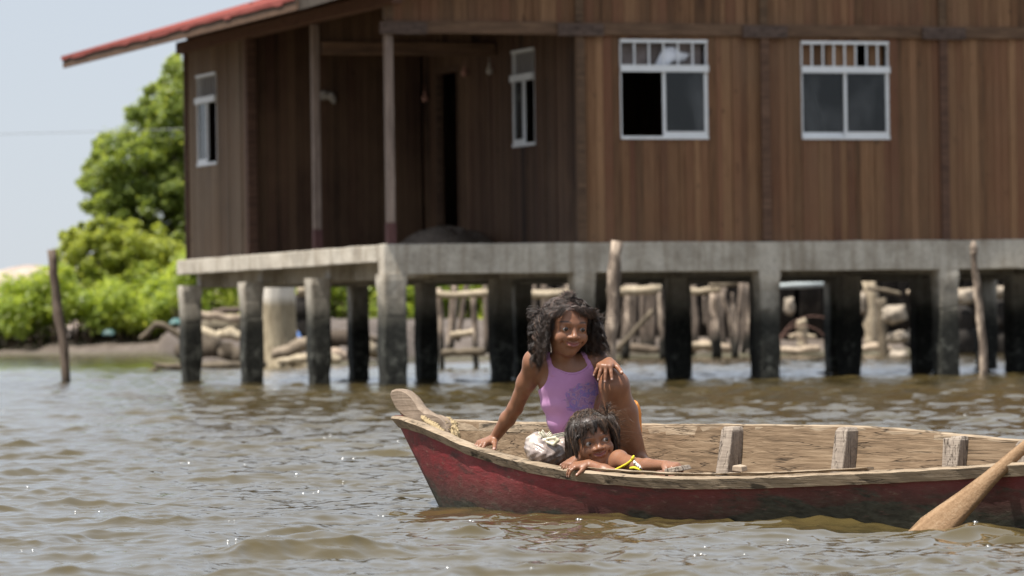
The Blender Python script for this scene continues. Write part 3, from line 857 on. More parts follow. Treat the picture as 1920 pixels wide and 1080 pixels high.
p = stick('mooring_stake', [wat(1845, D, -.6), at(1842, 640, D), at(1832, 550, D), at(1827, 480, D), at(1826, 462, D), at(1826, 452, D)], [.052, .054, .05, .038, .05, .016], M_STAKE,
      'thin knobbly stake with a pale pointed tip at far right', 'stake', G, seed=5)

# fallen branches and logs between the left stilts
stick('driftwood_branch', [at(345, 688, 84), at(318, 687, 84), at(300, 686, 84), at(285, 681, 84)], [.055, .06, .05, .02], M_DRIFTD, None, None, seed=6)
br = bpy.data.objects['driftwood_branch']; tag(br, 'forked dark branch lying in the water left of the first stilt', 'branch')
for (a, b, r0) in (((302, 686), (272, 698), .04), ((330, 688), (322, 693), .025), ((310, 686), (288, 690), .02)):
    stick('twig', [at(a[0], a[1], 84), at((a[0] + b[0]) / 2, (a[1] + b[1]) / 2 + 1, 84), at(b[0], b[1], 84)], [r0, r0 * .8, r0 * .4], M_DRIFTD, parent=br, seed=7)
stick('driftwood_branch', [at(262, 636, 100), at(275, 625, 100), at(290, 609, 100), at(292, 606, 100)], [.05, .06, .07, .06], M_DRIFTD,
      'short grey stick leaning up against the bent bough', 'branch', seed=8)
stick('bent_bough', [at(288, 607, 98), at(310, 612, 98), at(335, 628, 98), at(352, 650, 98)], [.07, .075, .07, .06], M_DRIFTD,
      'bent brown bough sloping down behind the first stilt', 'branch', seed=9)
GL = 'driftwood logs piled behind the left stilts'
def log(pts, D, rad, mat, lab, seed): 
    stick('driftwood_log', [at(x, y, D) for x, y in pts], rad, mat, lab, 'log', GL, 10, .12, None, RND.random(), seed)
log([(352, 592), (378, 592), (410, 593), (452, 598)], 95, [.13, .10, .09, .10], M_DRIFT, 'straight pale log on top of the pile left of the stump', 11)
log([(398, 584), (425, 582), (455, 582)], 97, [.06, .075, .06], M_DRIFTD, 'short grey log resting behind the straight pale log', 12)
log([(362, 622), (378, 620), (405, 631), (432, 624), (458, 634)], 93, [.08, .12, .10, .13, .09], M_DRIFT, 'knobbly whitish log in the middle of the pile', 13)
log([(340, 668), (372, 650), (405, 655), (440, 668), (475, 664)], 91, [.22, .24, .25, .22, .18], M_DRIFTD, 'thick dark log at the bottom of the pile', 14)
log([(345, 640), (400, 612), (450, 612)], 96.5, [.15, .22, .2], M_DRIFTD, 'rough brown log under the straight pale log', 15)
log([(372, 687), (420, 686), (500, 683)], 87, [.06, .075, .06], M_DRIFTD, 'long thin log floating at the foot of the pile', 16)
log([(510, 662), (535, 660), (565, 646), (590, 636)], 88.5, [.10, .13, .14, .11], M_DRIFT, 'tapering yellowish log leaning on the foot of the stump', 17)
log([(520, 678), (560, 674), (612, 668), (640, 676)], 88, [.06, .09, .11, .07], M_DRIFT, 'low pale log in front of the stump\'s foot', 18)
log([(602, 634), (640, 634), (665, 640)], 92, [.17, .17, .14], M_DRIFTD, 'stout brown log between the third and the fourth stilt from the left', 19)
log([(605, 666), (628, 663), (650, 668)], 89, [.10, .12, .08], M_DRIFT, 'small broken pale log at the water behind the third stilt', 20)
log([(660, 636), (690, 634), (722, 640)], 93, [.06, .065, .06], M_DRIFTD, 'thin reddish brown log lying left of the corner stilt', 21)
log([(662, 660), (690, 652), (712, 662), (735, 672)], 90, [.16, .17, .12, .10], M_DRIFT, 'crooked tan log lying left of the corner stilt', 22)
# stump
sb = at(519, 690, 90); sb.z = -.05
stump = thing('tree_stump', 'huge upright pale stump with a sunlit top behind the second and third stilt', 'stump', sb)
mb = MB(); n = 22; vs = []; fs = []; lv = [(0.0, .50, 1.25), (.15, .47, 1.1), (.4, .42, 1.0), (.8, .365, .95), (1.1, .34, .95), (1.35, .325, 1.0), (1.65, .335, 1.0), (2.05, .33, .95)]
rr = random.Random(8)
for i, (z, w, d) in enumerate(lv):
    for k in range(n):
        a = 2 * math.pi * k / n; q = w * (1 + .15 * math.sin(3 * a + .5 + i * .15) + .08 * math.sin(7 * a + i * .6) + rr.uniform(-.06, .06))
        vs.append((q * math.cos(a) + .05 * z - .06, q * d * math.sin(a), z * (1.03 + (.03 * math.sin(2 * a) if i == len(lv) - 1 else 0))))
for i in range(len(lv) - 1):
    for k in range(n): a = i * n + k; b = i * n + (k + 1) % n; fs.append((a, b, b + n, a + n))
vs.append((0, 0, 1.98)); e = (len(lv) - 1) * n
fs += [(e + k, e + (k + 1) % n, len(vs) - 1) for k in range(n)]
mb.add(vs, fs, .7, True)
def _stump_mat():
    t = NT('stump_wood'); n = t.noise(t.coord('Object', (4, 4, .9)), 2.4, 6, .65)
    col = t.ramp(n, [(.3, (.16, .125, .08)), (.6, (.30, .25, .17)), (.85, (.42, .37, .27))])
    z = t.sep(t.coord('Object'))[2]
    col = t.mix(t.ramp(t.math('ADD', t.math('MULTIPLY', z, .5), t.math('MULTIPLY', n, .12)), [(.70, 0.), (.80, .9)]), col, (.62, .57, .50))  # upper part paler: sunlight on the top is put into the colour
    t.bump(n, .6, .04); return t.done(col, .85, .2)
M_STUMP = _stump_mat(); mb.build('trunk', M_STUMP, stump)
for (a, l, s) in ((-2.6, .75, 30), (-.5, .7, 31), (-1.5, .6, 32)):
    mb = MB(); mb.tube([(.3 * math.cos(a), .3 * math.sin(a), .3), (.55 * math.cos(a), .55 * math.sin(a), .12), ((.4 + l) * math.cos(a), (.4 + l) * math.sin(a), -.08)], [.16, .12, .05], 9, .4, True, .15, s)
    mb.build('root', M_STUMP, stump)
stick('stump_shade_trunk', [at(590, 655, 91.5), at(577, 610, 91.5), at(567, 570, 91.5), at(566, 552, 91.5)], [.10, .24, .27, .16], simple('stump_shade', (.022, .019, .017), .9, .2, .4, 5, .6),
      'black added trunk standing in for the shaded side of the pale stump', 'trunk', seed=33)  # added near-black shape: the stump's shaded side put into its colour
stick('driftwood_log', [at(557, 547, 91), at(575, 544, 91)], [.10, .11], M_DRIFT, 'short pale log end lying across the top of the black shade trunk', 'log', GL, seed=34)
# litter on the bank
def litter(px, py, D, w, h, col, lab):
    p = at(px, py, D); mb = MB(); R_ = random.Random(int(px))
    pts = [(w * (-.5 + i / 6) + R_.uniform(-.02, .02), R_.uniform(-.05, .05) + j * .2, (h * math.sin(math.pi * (.15 + .7 * i / 6)) if j else 0) + R_.uniform(-.02, .02)) for j in range(3) for i in range(7)]
    fs = [(j * 7 + i, j * 7 + i + 1, j * 7 + i + 8, j * 7 + i + 7) for j in range(2) for i in range(6)]
    mb.add(pts, fs, .5, True); o = mb.build('plastic_scrap', simple('scrap_' + lab.split()[1], col, .5, .4, .15)); o.location = p
    m = o.modifiers.new('thick', 'SOLIDIFY'); m.thickness = .015
    tag(o, lab, 'litter', 'plastic scraps washed up on the bank')
litter(328, 607, 101, .28, .12, (.06, .13, .12), 'crumpled teal plastic scrap on the bank left of the first stilt')
litter(563, 636, 93, .16, .2, (.03, .10, .28), 'small blue plastic scrap right of the stump')
litter(203, 628, 189, .5, .25, (.045, .09, .085), 'faded teal-grey plastic scrap on the far mud below the thicket')

# small post-and-rail frame right of the corner stilt
M_POSTDARK = _post_mat('dark_dock_pole', (.13, .105, .085), .45, .8)
def frame(name, label, base, posts, rails, cat='pole frame', extra=None):
    if extra:
        R_ = random.Random(len(label)); posts = list(posts)
        for _ in range(extra[2]):
            x = R_.uniform(extra[0], extra[1]); e = R_.uniform(-9, 9); posts.append(([(x, 666), (x + e * .5, 605), (x + e, R_.uniform(525, 560))], R_.uniform(103.5, 107.6), R_.uniform(.05, .09)))
    t = thing(name, label, cat, base)
    for i, (pts, D, rad) in enumerate(posts): stick('post', [at(x, y, D) for x, y in pts], [q * .8 for q in rad] if hasattr(rad, '__len__') else rad * (1 if i < 2 else .75), M_STAKE if i < 2 or (i % 5) == 3 else M_POSTDARK, parent=t, seed=40 + i)
    for i, (pts, D, rad) in enumerate(rails): stick('rail', [at(x, y, D) for x, y in pts], rad, M_DRIFT if i % 2 == 0 else M_DRIFTD, parent=t, seed=60 + i)
    return t
frame('pole_trestle', 'small frame of poles standing in the water right of the corner stilt', wat(865, 78),
      [([(829, 702), (827, 620), (823, 540)], 78, .05), ([(893, 700), (891, 640), (887, 552)], 78.6, .055), ([(912, 662), (911, 600), (909, 532)], 80, .06), ([(842, 662), (848, 600), (852, 528)], 82, .10), ([(858, 640), (868, 580), (876, 530)], 83, .07)],
      [([(808, 551), (850, 553), (918, 550)], 77.8, .062), ([(828, 661), (870, 661), (910, 659)], 78, .07), ([(845, 628), (870, 626), (892, 622)], 79, .06)])
frame('pole_railing', 'long weathered pole railing with a slanting brace behind the girls', wat(1160, 102),
      [([(1243, 676), (1240, 610), (1236, 540)], 100, [.10, .09, .10]), ([(1172, 672), (1178, 600), (1180, 528)], 103, .10), ([(1205, 672), (1206, 610), (1204, 540)], 105, .12), ([(1125, 668), (1112, 600), (1098, 520)], 104, .06), ([(998, 670), (996, 610), (998, 540)], 104, .09), ([(1052, 668), (1054, 610), (1052, 540)], 105, .08), ([(1190, 668), (1188, 600), (1192, 530)], 106, .10), ([(1220, 666), (1224, 600), (1222, 532)], 106.5, .11), ([(1150, 664), (1150, 600), (1148, 530)], 107, .10), ([(1020, 662), (1022, 600), (1020, 530)], 107, .11), ([(1074, 662), (1076, 600), (1078, 530)], 106, .09), ([(985, 664), (984, 600), (980, 530)], 106.5, .08)],
      [([(985, 552), (1060, 551), (1110, 550), (1240, 542)], 100, .10), ([(1148, 664), (1190, 620), (1224, 582)], 99.6, .055)], extra=(985, 1245, 9))
frame('pole_landing', 'knotty poles and rail of a landing between the two middle stilts', wat(1345, 101),
      [([(1290, 668), (1288, 610), (1288, 556)], 103, [.06, .08, .09]), ([(1344, 672), (1343, 610), (1340, 548)], 101, .12), ([(1378, 672), (1384, 610), (1392, 530)], 100, [.10, .08, .11]), ([(1376, 668), (1368, 590), (1352, 545)], 101.5, .075), ([(1322, 610), (1321, 580), (1320, 555)], 103, .045), ([(1304, 668), (1306, 600), (1300, 535)], 106, .09), ([(1334, 664), (1330, 600), (1334, 530)], 106.5, .07), ([(1360, 668), (1352, 610), (1358, 535)], 105, .10), ([(1402, 668), (1404, 600), (1400, 532)], 105, .09), ([(1412, 672), (1412, 610), (1416, 530)], 103, .07)],
      [([(1276, 545), (1310, 546), (1352, 542)], 100.5, .075), ([(1330, 534), (1362, 534), (1392, 530)], 100.2, .06), ([(1284, 646), (1320, 648), (1350, 644)], 103, .06)], extra=(1276, 1420, 8))
# dark hut of poles behind
D = 109; a = at(985, 600, D); b = at(2060, 600, D)
hut = thing('pole_hut', 'dark hut of upright poles on the bank under the right half of the house', 'hut', ((a.x + b.x) / 2, D, 0))
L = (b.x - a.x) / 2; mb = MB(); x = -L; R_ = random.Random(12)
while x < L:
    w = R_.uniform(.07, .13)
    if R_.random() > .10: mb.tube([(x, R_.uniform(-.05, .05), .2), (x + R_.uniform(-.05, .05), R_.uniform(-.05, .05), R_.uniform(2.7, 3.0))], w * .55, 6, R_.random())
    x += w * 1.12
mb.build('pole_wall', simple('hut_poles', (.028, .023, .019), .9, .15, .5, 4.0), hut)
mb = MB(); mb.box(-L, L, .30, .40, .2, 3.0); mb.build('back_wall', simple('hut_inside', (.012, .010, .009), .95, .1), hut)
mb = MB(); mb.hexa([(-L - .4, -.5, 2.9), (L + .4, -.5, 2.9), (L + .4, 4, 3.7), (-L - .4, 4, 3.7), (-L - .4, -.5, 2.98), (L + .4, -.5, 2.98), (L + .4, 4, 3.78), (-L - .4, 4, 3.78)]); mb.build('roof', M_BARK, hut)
# pale sheet edge, wire loops, pale stumps, stacked sacks on the right bank
mb = MB(); p = at(1500, 536, 108); mb.tube([(-.55, 0, 0), (0, 0, .02), (.62, 0, .03)], [.06, .085, .06], 8); o = mb.build('rolled_sheet', simple('pale_teal_sheet', (.30, .33, .33), .6, .3, .25, 6)); o.location = p
tag(o, 'pale grey rolled sheet hung along the dark hut, right of the fourth front stilt', 'sheet')
wl_ = thing('wire_coil', 'rusty coil of loose wire loops on the bank right of the spotted stilt', 'coil', at(1490, 650, 105))
M_WIRE = simple('rusty_wire', (.16, .09, .07), .8, .3, .3, 10)
for i in range(3):
    q = .40 + .22 * i; cx = -.10 + i * .28; pts = []
    for k in range(25):
        a_ = math.pi * (k / 24) * 1.0; pts.append((cx + q * math.cos(a_) * .95, .1 * i, .0 + q * math.sin(a_) * (.75 + .05 * i)))
    mb = MB(); mb.tube(pts, .011, 6, .5); mb.build('loop', M_WIRE, wl_)
stick('pale_stump', [at(1507, 662, 105.5), at(1505, 640, 105.5), at(1503, 612, 105.5), at(1504, 600, 105.5)], [.16, .12, .13, .10], M_DRIFT, 'slender pale stump standing on the bank right of the spotted stilt', 'stump', seed=70)
stick('pale_branch', [at(1480, 632, 106), at(1500, 628, 106), at(1530, 632, 106)], [.07, .06, .05], M_DRIFT, 'pale branch lying across behind the slender stump', 'branch', seed=71)
stick('leaning_pole', [at(1632, 655, 106.5), at(1634, 590, 106.5), at(1628, 525, 106.5)], [.16, .19, .17], M_DRIFT, 'thick yellowish leaning post right of the dark pair of stilts', 'post', seed=72)
stick('leaning_pole', [at(1660, 680, 103), at(1655, 620, 103), at(1650, 560, 103)], [.12, .12, .12], M_DRIFTD, 'brown upright post beside the stack of ribbed sacks', 'post', seed=73)
stick('long_branch', [at(1625, 540, 106), at(1660, 545, 106), at(1690, 552, 106)], [.05, .06, .05], M_DRIFTD, 'thin branch laid across the tops of the upright posts', 'branch', seed=74)
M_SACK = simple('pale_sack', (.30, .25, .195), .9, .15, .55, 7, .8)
M_SACK_SHADED = simple('shaded_sack', (.030, .026, .023), .9, .15, .4, 8, .4)  # shade among the stacked sacks is put into this near-black colour
GS = 'sacks and stones stacked on the right bank'
def sack(px, py, D, w, d, h, mat, lab, seed):
    p = at(px, py, D); R_ = random.Random(seed); n, m = 16, 10; vs = []; fs = []
    ph = [R_.uniform(0, 6) for _ in range(4)]
    for i in range(m + 1):
        t_ = math.pi * i / m
        for k in range(n):
            a_ = 2 * math.pi * k / n; s_ = abs(math.sin(t_)) ** .6; c_ = math.copysign(abs(math.cos(t_)) ** .75, math.cos(t_))
            q = 1 + .16 * math.sin(3 * a_ + ph[0]) * s_ + .10 * math.sin(5 * t_ + ph[1] + 2 * a_) + .05 * math.sin(11 * t_ + ph[3])
            vs.append((w * s_ * math.cos(a_) * q, d * s_ * math.sin(a_) * q, h * c_ * q + .03 * h * math.sin(9 * a_ + ph[2])))
    for i in range(m):
        for k in range(n): a_ = i * n + k; b_ = i * n + (k + 1) % n; fs.append((a_, a_ + n, b_ + n, b_))
    mb = MB(); mb.add(vs, fs, .5, True); o = mb.build('stacked_sack', mat); o.location = p; o.rotation_euler = (R_.uniform(-.15, .15), R_.uniform(-.2, .2), R_.uniform(-.4, .4))
    tag(o, lab, 'sack', GS)
sack(1480, 574, 106, .12, .18, .20, M_SACK, 'bright pale lump on the bank right of the spotted stilt', 1)
sack(1612, 568, 106.5, .20, .2, .26, M_SACK, 'pale sack just left of the thick yellowish post', 2)
sack(1676, 590, 101, .27, .3, .20, M_SACK, 'big ribbed sack at the top of its stack, right of the brown post', 3)
sack(1684, 632, 101, .22, .3, .13, M_SACK, 'middle pale sack of the stack right of the brown post', 4)
sack(1686, 668, 100, .20, .3, .12, M_SACK, 'lowest yellowish sack at the water of the stack right of the brown post', 5)
sack(1744, 562, 103, .16, .2, .14, M_SACK, 'pale sunlit sack just left of the last tall front stilt', 6)
sack(1748, 592, 103, .2, .2, .16, M_SACK_SHADED, 'dark shaded sack under the sunlit one left of the last tall front stilt', 7)
sack(1809, 557, 103, .22, .2, .16, M_SACK, 'square pale sunlit sack between the last tall front stilt and the thin stake', 8)
sack(1868, 548, 103, .17, .2, .13, M_SACK, 'pale lumpy sunlit sack right of the thin knobbly stake', 9)
for k_, (pts_, D_, r_, mt_, lab_) in enumerate((
    ([(1282, 652), (1320, 648), (1372, 654)], 103.5, [.10, .12, .09], M_DRIFT, 'pale log lying on the mud below the knotty landing poles'),
    ([(1462, 655), (1500, 658), (1538, 653)], 104, [.07, .09, .08], M_DRIFT, 'pale log lying on the mud in front of the slender stump'),
    ([(1602, 655), (1640, 651), (1672, 656)], 104, [.08, .10, .08], M_DRIFT, 'pale log lying on the mud at the foot of the thick yellowish post'),
    ([(1155, 655), (1190, 652), (1236, 657)], 104, [.08, .11, .08], M_DRIFTD, 'brown log on the mud under the slanting brace'),
    ([(1700, 548), (1800, 545), (1930, 540)], 104.5, [.05, .06, .05], M_DRIFT, 'long pale rail laid above the stacked sacks at the right')
    )):
    stick('bank_log', [at(x, y, D_) for x, y in pts_], r_, mt_, lab_, 'log', 'logs and rails on the right bank', 9, .12, None, .6, 90 + k_)
for i, (px, py, lab) in enumerate(((1790, 600, 'black shaded sack below the square pale one'), (1805, 640, 'black shaded sack low behind the thin stake'), (1880, 590, 'black shaded sack below the lumpy sunlit one'), (1895, 640, 'lowest black shaded sack at the right picture edge'), (1742, 635, 'low black shaded sack left of the last tall front stilt'), (1925, 600, 'black shaded sack cut by the right picture edge'))):
    sack(px, py, 103.5, .5, .3, .34, M_SACK_SHADED, lab, 20 + i)
# ================================================================== the wooden boat
PSI = math.radians(50)
BA = Vector((math.cos(PSI), -math.sin(PSI), 0)); BN = Vector((-math.sin(PSI), -math.cos(PSI), 0))   # along to the stern; towards the near side
BO = Vector((-0.24, 14.80, 0))
boat = thing('rowing_boat', 'weathered wooden rowing boat with worn red hull and raised carved bow post', 'boat', BO, -PSI)
def Bw(s, y, z): return BO + BA * s - BN * y + Vector((0, 0, z))
def BL(P):
    q = Vector(P) - BO; return Vector((q.dot(BA), -q.dot(BN), q.z))
W_S = [0, .08, .2, .4, .7, 1.0, 1.4, 2.0, 2.8, 3.6, 4.3, 4.8]
W_N = [.02, .065, .115, .18, .235, .275, .31, .335, .34, .31, .25, .2]
NEAR = [(757, 783), (800, 799), (840, 819), (880, 836), (960, 861), (1060, 881), (1180, 893), (1300, 898), (1450, 895), (1600, 888), (1750, 881), (1920, 870), (2300, 850), (9000, 700)]
FAR = [(700, 778), (757, 783), (840, 789), (1000, 794), (1200, 797), (1400, 797), (1600, 800), (1700, 805), (1760, 812), (1920, 827), (2300, 848), (9000, 860)]
def rake(s, z): return s - .76 * z * math.exp(-s / .45)
def halfw(s): return float(np.interp(s, W_S, W_N))
def solve_z(s, side):
    tab = NEAR if side < 0 else FAR; z = .2
    for _ in range(40):
        P = Bw(rake(s, z), side * halfw(s), z); px, _y = proj(P)
        py = np.interp(px, [a for a, b in tab], [b for a, b in tab])
        D = P.y; z = .5 * z + .5 * (at(px, py, D).z)
    return float(np.clip(z, .08, .42))
SS = [0, .02, .05, .09] + [i * .06 + .15 for i in range(78)]
SS = [s for s in SS if s <= 4.8]
ZN = np.array([solve_z(s, -1) for s in SS]); ZFAR = np.array([solve_z(s, 1) for s in SS])
def _sm(z, lim):
    z = np.array(z)
    for i in range(len(z)):
        if SS[i] > lim: z[i] = z[i - 1]
    for _ in range(3): z[1:-1] = (z[:-2] + 2 * z[1:-1] + z[2:]) / 4
    return z
ZN = _sm(ZN, 3.1); ZFAR = _sm(ZFAR, 3.1)
def zn(s): return float(np.interp(s, SS, ZN))
def zf(s): return float(np.interp(s, SS, ZFAR))
def section(s, inset=0.0, zfloor=None):
    w = max(.004, halfw(s) - inset); zN, zF = zn(s), zf(s); b = -.13
    pts = [(-w, zN)]
    for f in (.15, .35, .6, .85): pts.append((-w * (1 - .30 * f ** 1.3), zN + (b + .03 - zN) * f))
    pts += [(-w * .55, b - .005), (0, b - .01), (w * .6, b - .005)]
    for f in (.8, .55, .3, .12): pts.append((w * (1 - .22 * f ** 1.3), zF + (b + .03 - zF) * f))
    pts.append((w, zF))
    if inset: pts = [(y, z + .012) if 0 < i < len(pts) - 1 else (y, z) for i, (y, z) in enumerate(pts)]
    return pts
def loft(ss, inset=0.0):
    vs = []; fs = []; m = None
    for s in ss:
        p = section(s, inset); m = len(p)
        vs += [(rake(s, z), y, z) for y, z in p]
    for i in range(len(ss) - 1):
        for k in range(m - 1): a = i * m + k; fs.append((a, a + m, a + m + 1, a + 1))
    fs.append(tuple(range(m))); fs.append(tuple((len(ss) - 1) * m + k for k in reversed(range(m))))
    return vs, fs

def _hull_mat():
    t = NT('worn_red_paint')
    v = t.coord('Object', (1.2, 5, 5)); n = t.noise(v, 3.0, 7, .7, .4); n2 = t.noise(t.coord('Object', (4, 12, 12)), 5, 6, .7); big = t.noise(t.coord('Object', (1, 1, 1.5)), 2.6, 4, .6)
    col = t.ramp(big, [(.3, (.10, .022, .022)), (.5, (.19, .020, .024)), (.7, (.24, .050, .052))])
    col = t.mix(t.ramp(n, [(.44, 0.), (.62, .9)]), col, (.065, .026, .023))
    col = t.mix(t.ramp(n2, [(.60, 0.), (.70, .7)]), col, (.23, .16, .11))
    sp = t.sep(t.coord('Object')); z = sp[2]; x = sp[0]
    # old waterline: bare dark timber and slime below, more of it towards the stern
    lim = t.math('SUBTRACT', z, t.math('MULTIPLY', t.ramp(t.math('MULTIPLY', x, .3333), [(0, .78), (.16, .52), (.33, .36), (.5, .50), (.72, .95), (.95, .95)]), .13))
    e = t.math('ADD', lim, t.math('MULTIPLY', t.math('SUBTRACT', n, .5), .36))
    m = t.ramp(t.math('ADD', t.math('MULTIPLY', e, 2.0), .5), [(.36, 1.0), (.55, 0.0)])
    slime = t.ramp(n2, [(.35, (.018, .017, .012)), (.65, (.055, .054, .040))])
    col = t.mix(m, col, slime)
    sc2 = t.noise(t.coord('Object', (3, 9, 14)), 5, 6, .72)
    col = t.mix(t.ramp(sc2, [(.60, 0.), (.72, .40)]), col, (.34, .16, .15))
    scr = t.noise(t.coord('Object', (.8, 20, 20)), 6, 3, .5)
    col = t.mix(t.ramp(scr, [(.66, 0.), (.70, .5)]), col, (.05, .03, .025))
    t.bump(n2, .5, .006)
    return t.done(col, .62, .3)
M_HULL = _hull_mat()
def _boatwood(name, stops, sc=(1.1, 9, 9), crack=True, tone_amt=.3, blot=None):
    t = NT(name); v = t.coord('Object', sc)
    n = t.noise(v, 4.0, 7, .68, .8); f = t.noise(t.coord('Object', (2.2, 40, 40)), 3.0, 4, .6, .5)
    big = t.noise(t.coord('Object', (1.5, 3, 3)), 2.2, 4, .6)
    col = t.ramp(t.math('ADD', t.math('MULTIPLY', n, .6), t.math('MULTIPLY', f, .4)), stops)
    tn = t.attr('tone'); hsv = t.node('ShaderNodeHueSaturation'); t.set(hsv.inputs['Color'], col)
    t.set(hsv.inputs['Value'], t.math('ADD', t.math('MULTIPLY', tn, 2 * tone_amt), 1 - tone_amt)); col = hsv.outputs['Color']
    col = t.mix(t.ramp(big, [(.55, 0.), (.75, .4)]), col, (.10, .075, .05))
    if blot:
        b_ = t.noise(t.coord('Object', (3, 9, 9)), 1.6, 4, .6)
        col = t.mix(t.ramp(b_, [(blot, 0.), (blot + .05, .85)]), col, (.028, .022, .016))
    h = f
    if crack:
        cr = t.noise(t.coord('Object', (.55 if sc[0] < sc[2] else 14, 14, 14 if sc[0] < sc[2] else .55)), 2.6, 4, .55, .35)
        line = t.ramp(t.math('ABSOLUTE', t.math('SUBTRACT', cr, .5)), [(.0, 1.0), (.020, 0.0)])
        line = t.math('MULTIPLY', line, t.ramp(big, [(.38, 0.), (.50, 1.)]))
        col = t.mix(t.math('MULTIPLY', line, .92), col, (.035, .024, .016))
        h = t.math('SUBTRACT', f, line)
    t.bump(h, .6, .004)
    return t.done(col, .8, .2)
M_BWOOD = _boatwood('weathered_boat_plank', [(.28, (.06, .04, .024)), (.5, (.19, .13, .08)), (.75, (.33, .245, .16))])
M_RAIL = _boatwood('grey_gunwale_wood', [(.28, (.10, .075, .05)), (.5, (.27, .205, .14)), (.75, (.42, .34, .25))], (1.2, 12, 12), True, .3, .60)
M_RIB = _boatwood('grey_rib_wood', [(.28, (.11, .09, .075)), (.5, (.25, .205, .165)), (.75, (.38, .32, .26))], (9, 9, 1.2), True)
M_STEM = _boatwood('stem_wood', [(.28, (.085, .06, .043)), (.5, (.20, .15, .11)), (.75, (.33, .26, .20))], (5, 9, 5), False)

vs, fs = loft(SS); mb = MB(); mb.add(vs, fs, .5, True); hull = mb.build('hull', M_HULL, boat)
hull.data.polygons[-1].use_smooth = False
SI = [s for s in SS if s > .04]
def s_at(px, y, lo=.2, hi=4.0):
    for _ in range(40):
        m = (lo + hi) / 2; x, _y = proj(Bw(m, y, .15))
        if x < px: lo = m
        else: hi = m
    return (lo + hi) / 2
cutS = [.04] + [s_at(x, .27) + .026 for x in (1375, 1575, 1775, 1905)] + [3.3, 4.9]
mb = MB()
for q, (a_, b_) in enumerate(zip(cutS[:-1], cutS[1:])):
    sg = [a_ + .001] + [s for s in SS if a_ + .004 < s < b_ - .004] + [min(b_, 4.8) - .001]
    vs, fs = loft(sg, .020 + .002 * (q % 2)); mb.add(vs, [tuple(reversed(f)) for f in fs[:-2]], (.50, .42, .52, .36, .48, .40)[q], True)
mb.build('inner_planking', M_BWOOD, boat)
# floor boards
mb = MB(); n = 5; ss = [s for s in SS if .3 < s < 4.7]
vs = []; fs = []
for s in ss:
    w = halfw(s) * .8; vs += [(s, -w, .045), (s, 0, .043), (s, w, .05)]
for i in range(len(ss) - 1):
    for k in range(2): a = i * 3 + k; fs.append((a, a + 3, a + 4, a + 1))
mb.add(vs, fs, .35); mb.build('floor_boards', M_BWOOD, boat)
# gunwale rails
RB = random.Random(4)
def rail(side, s0, s1, w0, w1, h0, h1, name, mat, tone, jit=.0025, step=.05):
    """a rail lying along the gunwale: from w0 outside to w1 inside of the skin, h0 below to h1 above its top"""
    mb = MB(); vs = []; fs = []; n = int((s1 - s0) / step); sec = [(.30, 0), (1, 0), (1, .75), (.8, 1), (.16, 1), (0, .80)]
    for i in range(n + 1):
        s = s0 + (s1 - s0) * i / n; z = zn(s) if side < 0 else zf(s); y = side * halfw(s)
        for a, b in sec:
            yy = y + side * (w0 + (-w1 - w0) * a) + RB.uniform(-jit, jit); zz = z - h0 + (h0 + h1) * b + RB.uniform(-jit, jit)
            vs.append((rake(s, zz), yy, zz))
    k = len(sec)
    for i in range(n):
        for j in range(k): a = i * k + j; b = i * k + (j + 1) % k; fs.append((a, b, b + k, a + k) if side > 0 else (a, a + k, b + k, b))
    fs += [tuple(range(k)), tuple(n * k + j for j in reversed(range(k)))]
    mb.add(vs, fs, tone, False); o = mb.build(name, mat, boat); return o
rail(-1, -.0, 4.78, .020, .028, .032, .006, 'gunwale', M_RAIL, .55, .0014)
rail(-1, 1.02, 2.35, .004, .026, -.008, .016, 'gunwale_strip', M_RAIL, .68, .0015)
rail(1, .10, 4.78, .010, .022, .030, .004, 'gunwale', M_RAIL, .62, .002)
# ribs
for px in (1375, 1575, 1775, 1905, 2080):
    s = s_at(px, .27); mb = MB(); w = halfw(s) - .02; z1 = zf(s) + RB.uniform(-.006, .006); d = .055 if px != 1775 else .045
    vs = []
    zs = [.02, .08, .15, z1 - .012, z1]
    L = .052
    for z in zs:
        f = (zf(s) - z) / (zf(s) + .1); yo = w * (1 - .22 * max(0, f) ** 1.3) + .008
        e = .006 if z == z1 else 0
        dd = d * (1.25 - .25 * (z / z1))
        for (a, b) in ((0 + e, 0), (L - e, 0), (L - e, 1), (0 + e, 1)): vs.append((s + a + RB.uniform(-.002, .002), yo - dd * (1 - b) + (e if b == 0 else 0) + RB.uniform(-.002, .002), z))
    fs = [(i * 4 + k, i * 4 + (k + 1) % 4, i * 4 + 4 + (k + 1) % 4, i * 4 + 4 + k) for i in range(4) for k in range(4)] + [(16, 17, 18, 19)]
    mb.add(vs, fs, RB.uniform(.35, .6)); rb = mb.build('rib', M_RIB, boat, bevel=.004)
    if px == 1775:   # the third rib is doubled by a second, thinner timber
        mb = MB(); mb.hexa([(s - .032, w - .045, .03), (s - .003, w - .045, .03), (s - .003, w + .012, .03), (s - .032, w + .012, .03), (s - .03, w - .03, z1 - .006), (s - .003, w - .03, z1 - .006), (s - .003, w + .012, z1 - .006), (s - .03, w + .012, z1 - .006)], .6); mb.build('rib', M_RIB, boat, bevel=.004)
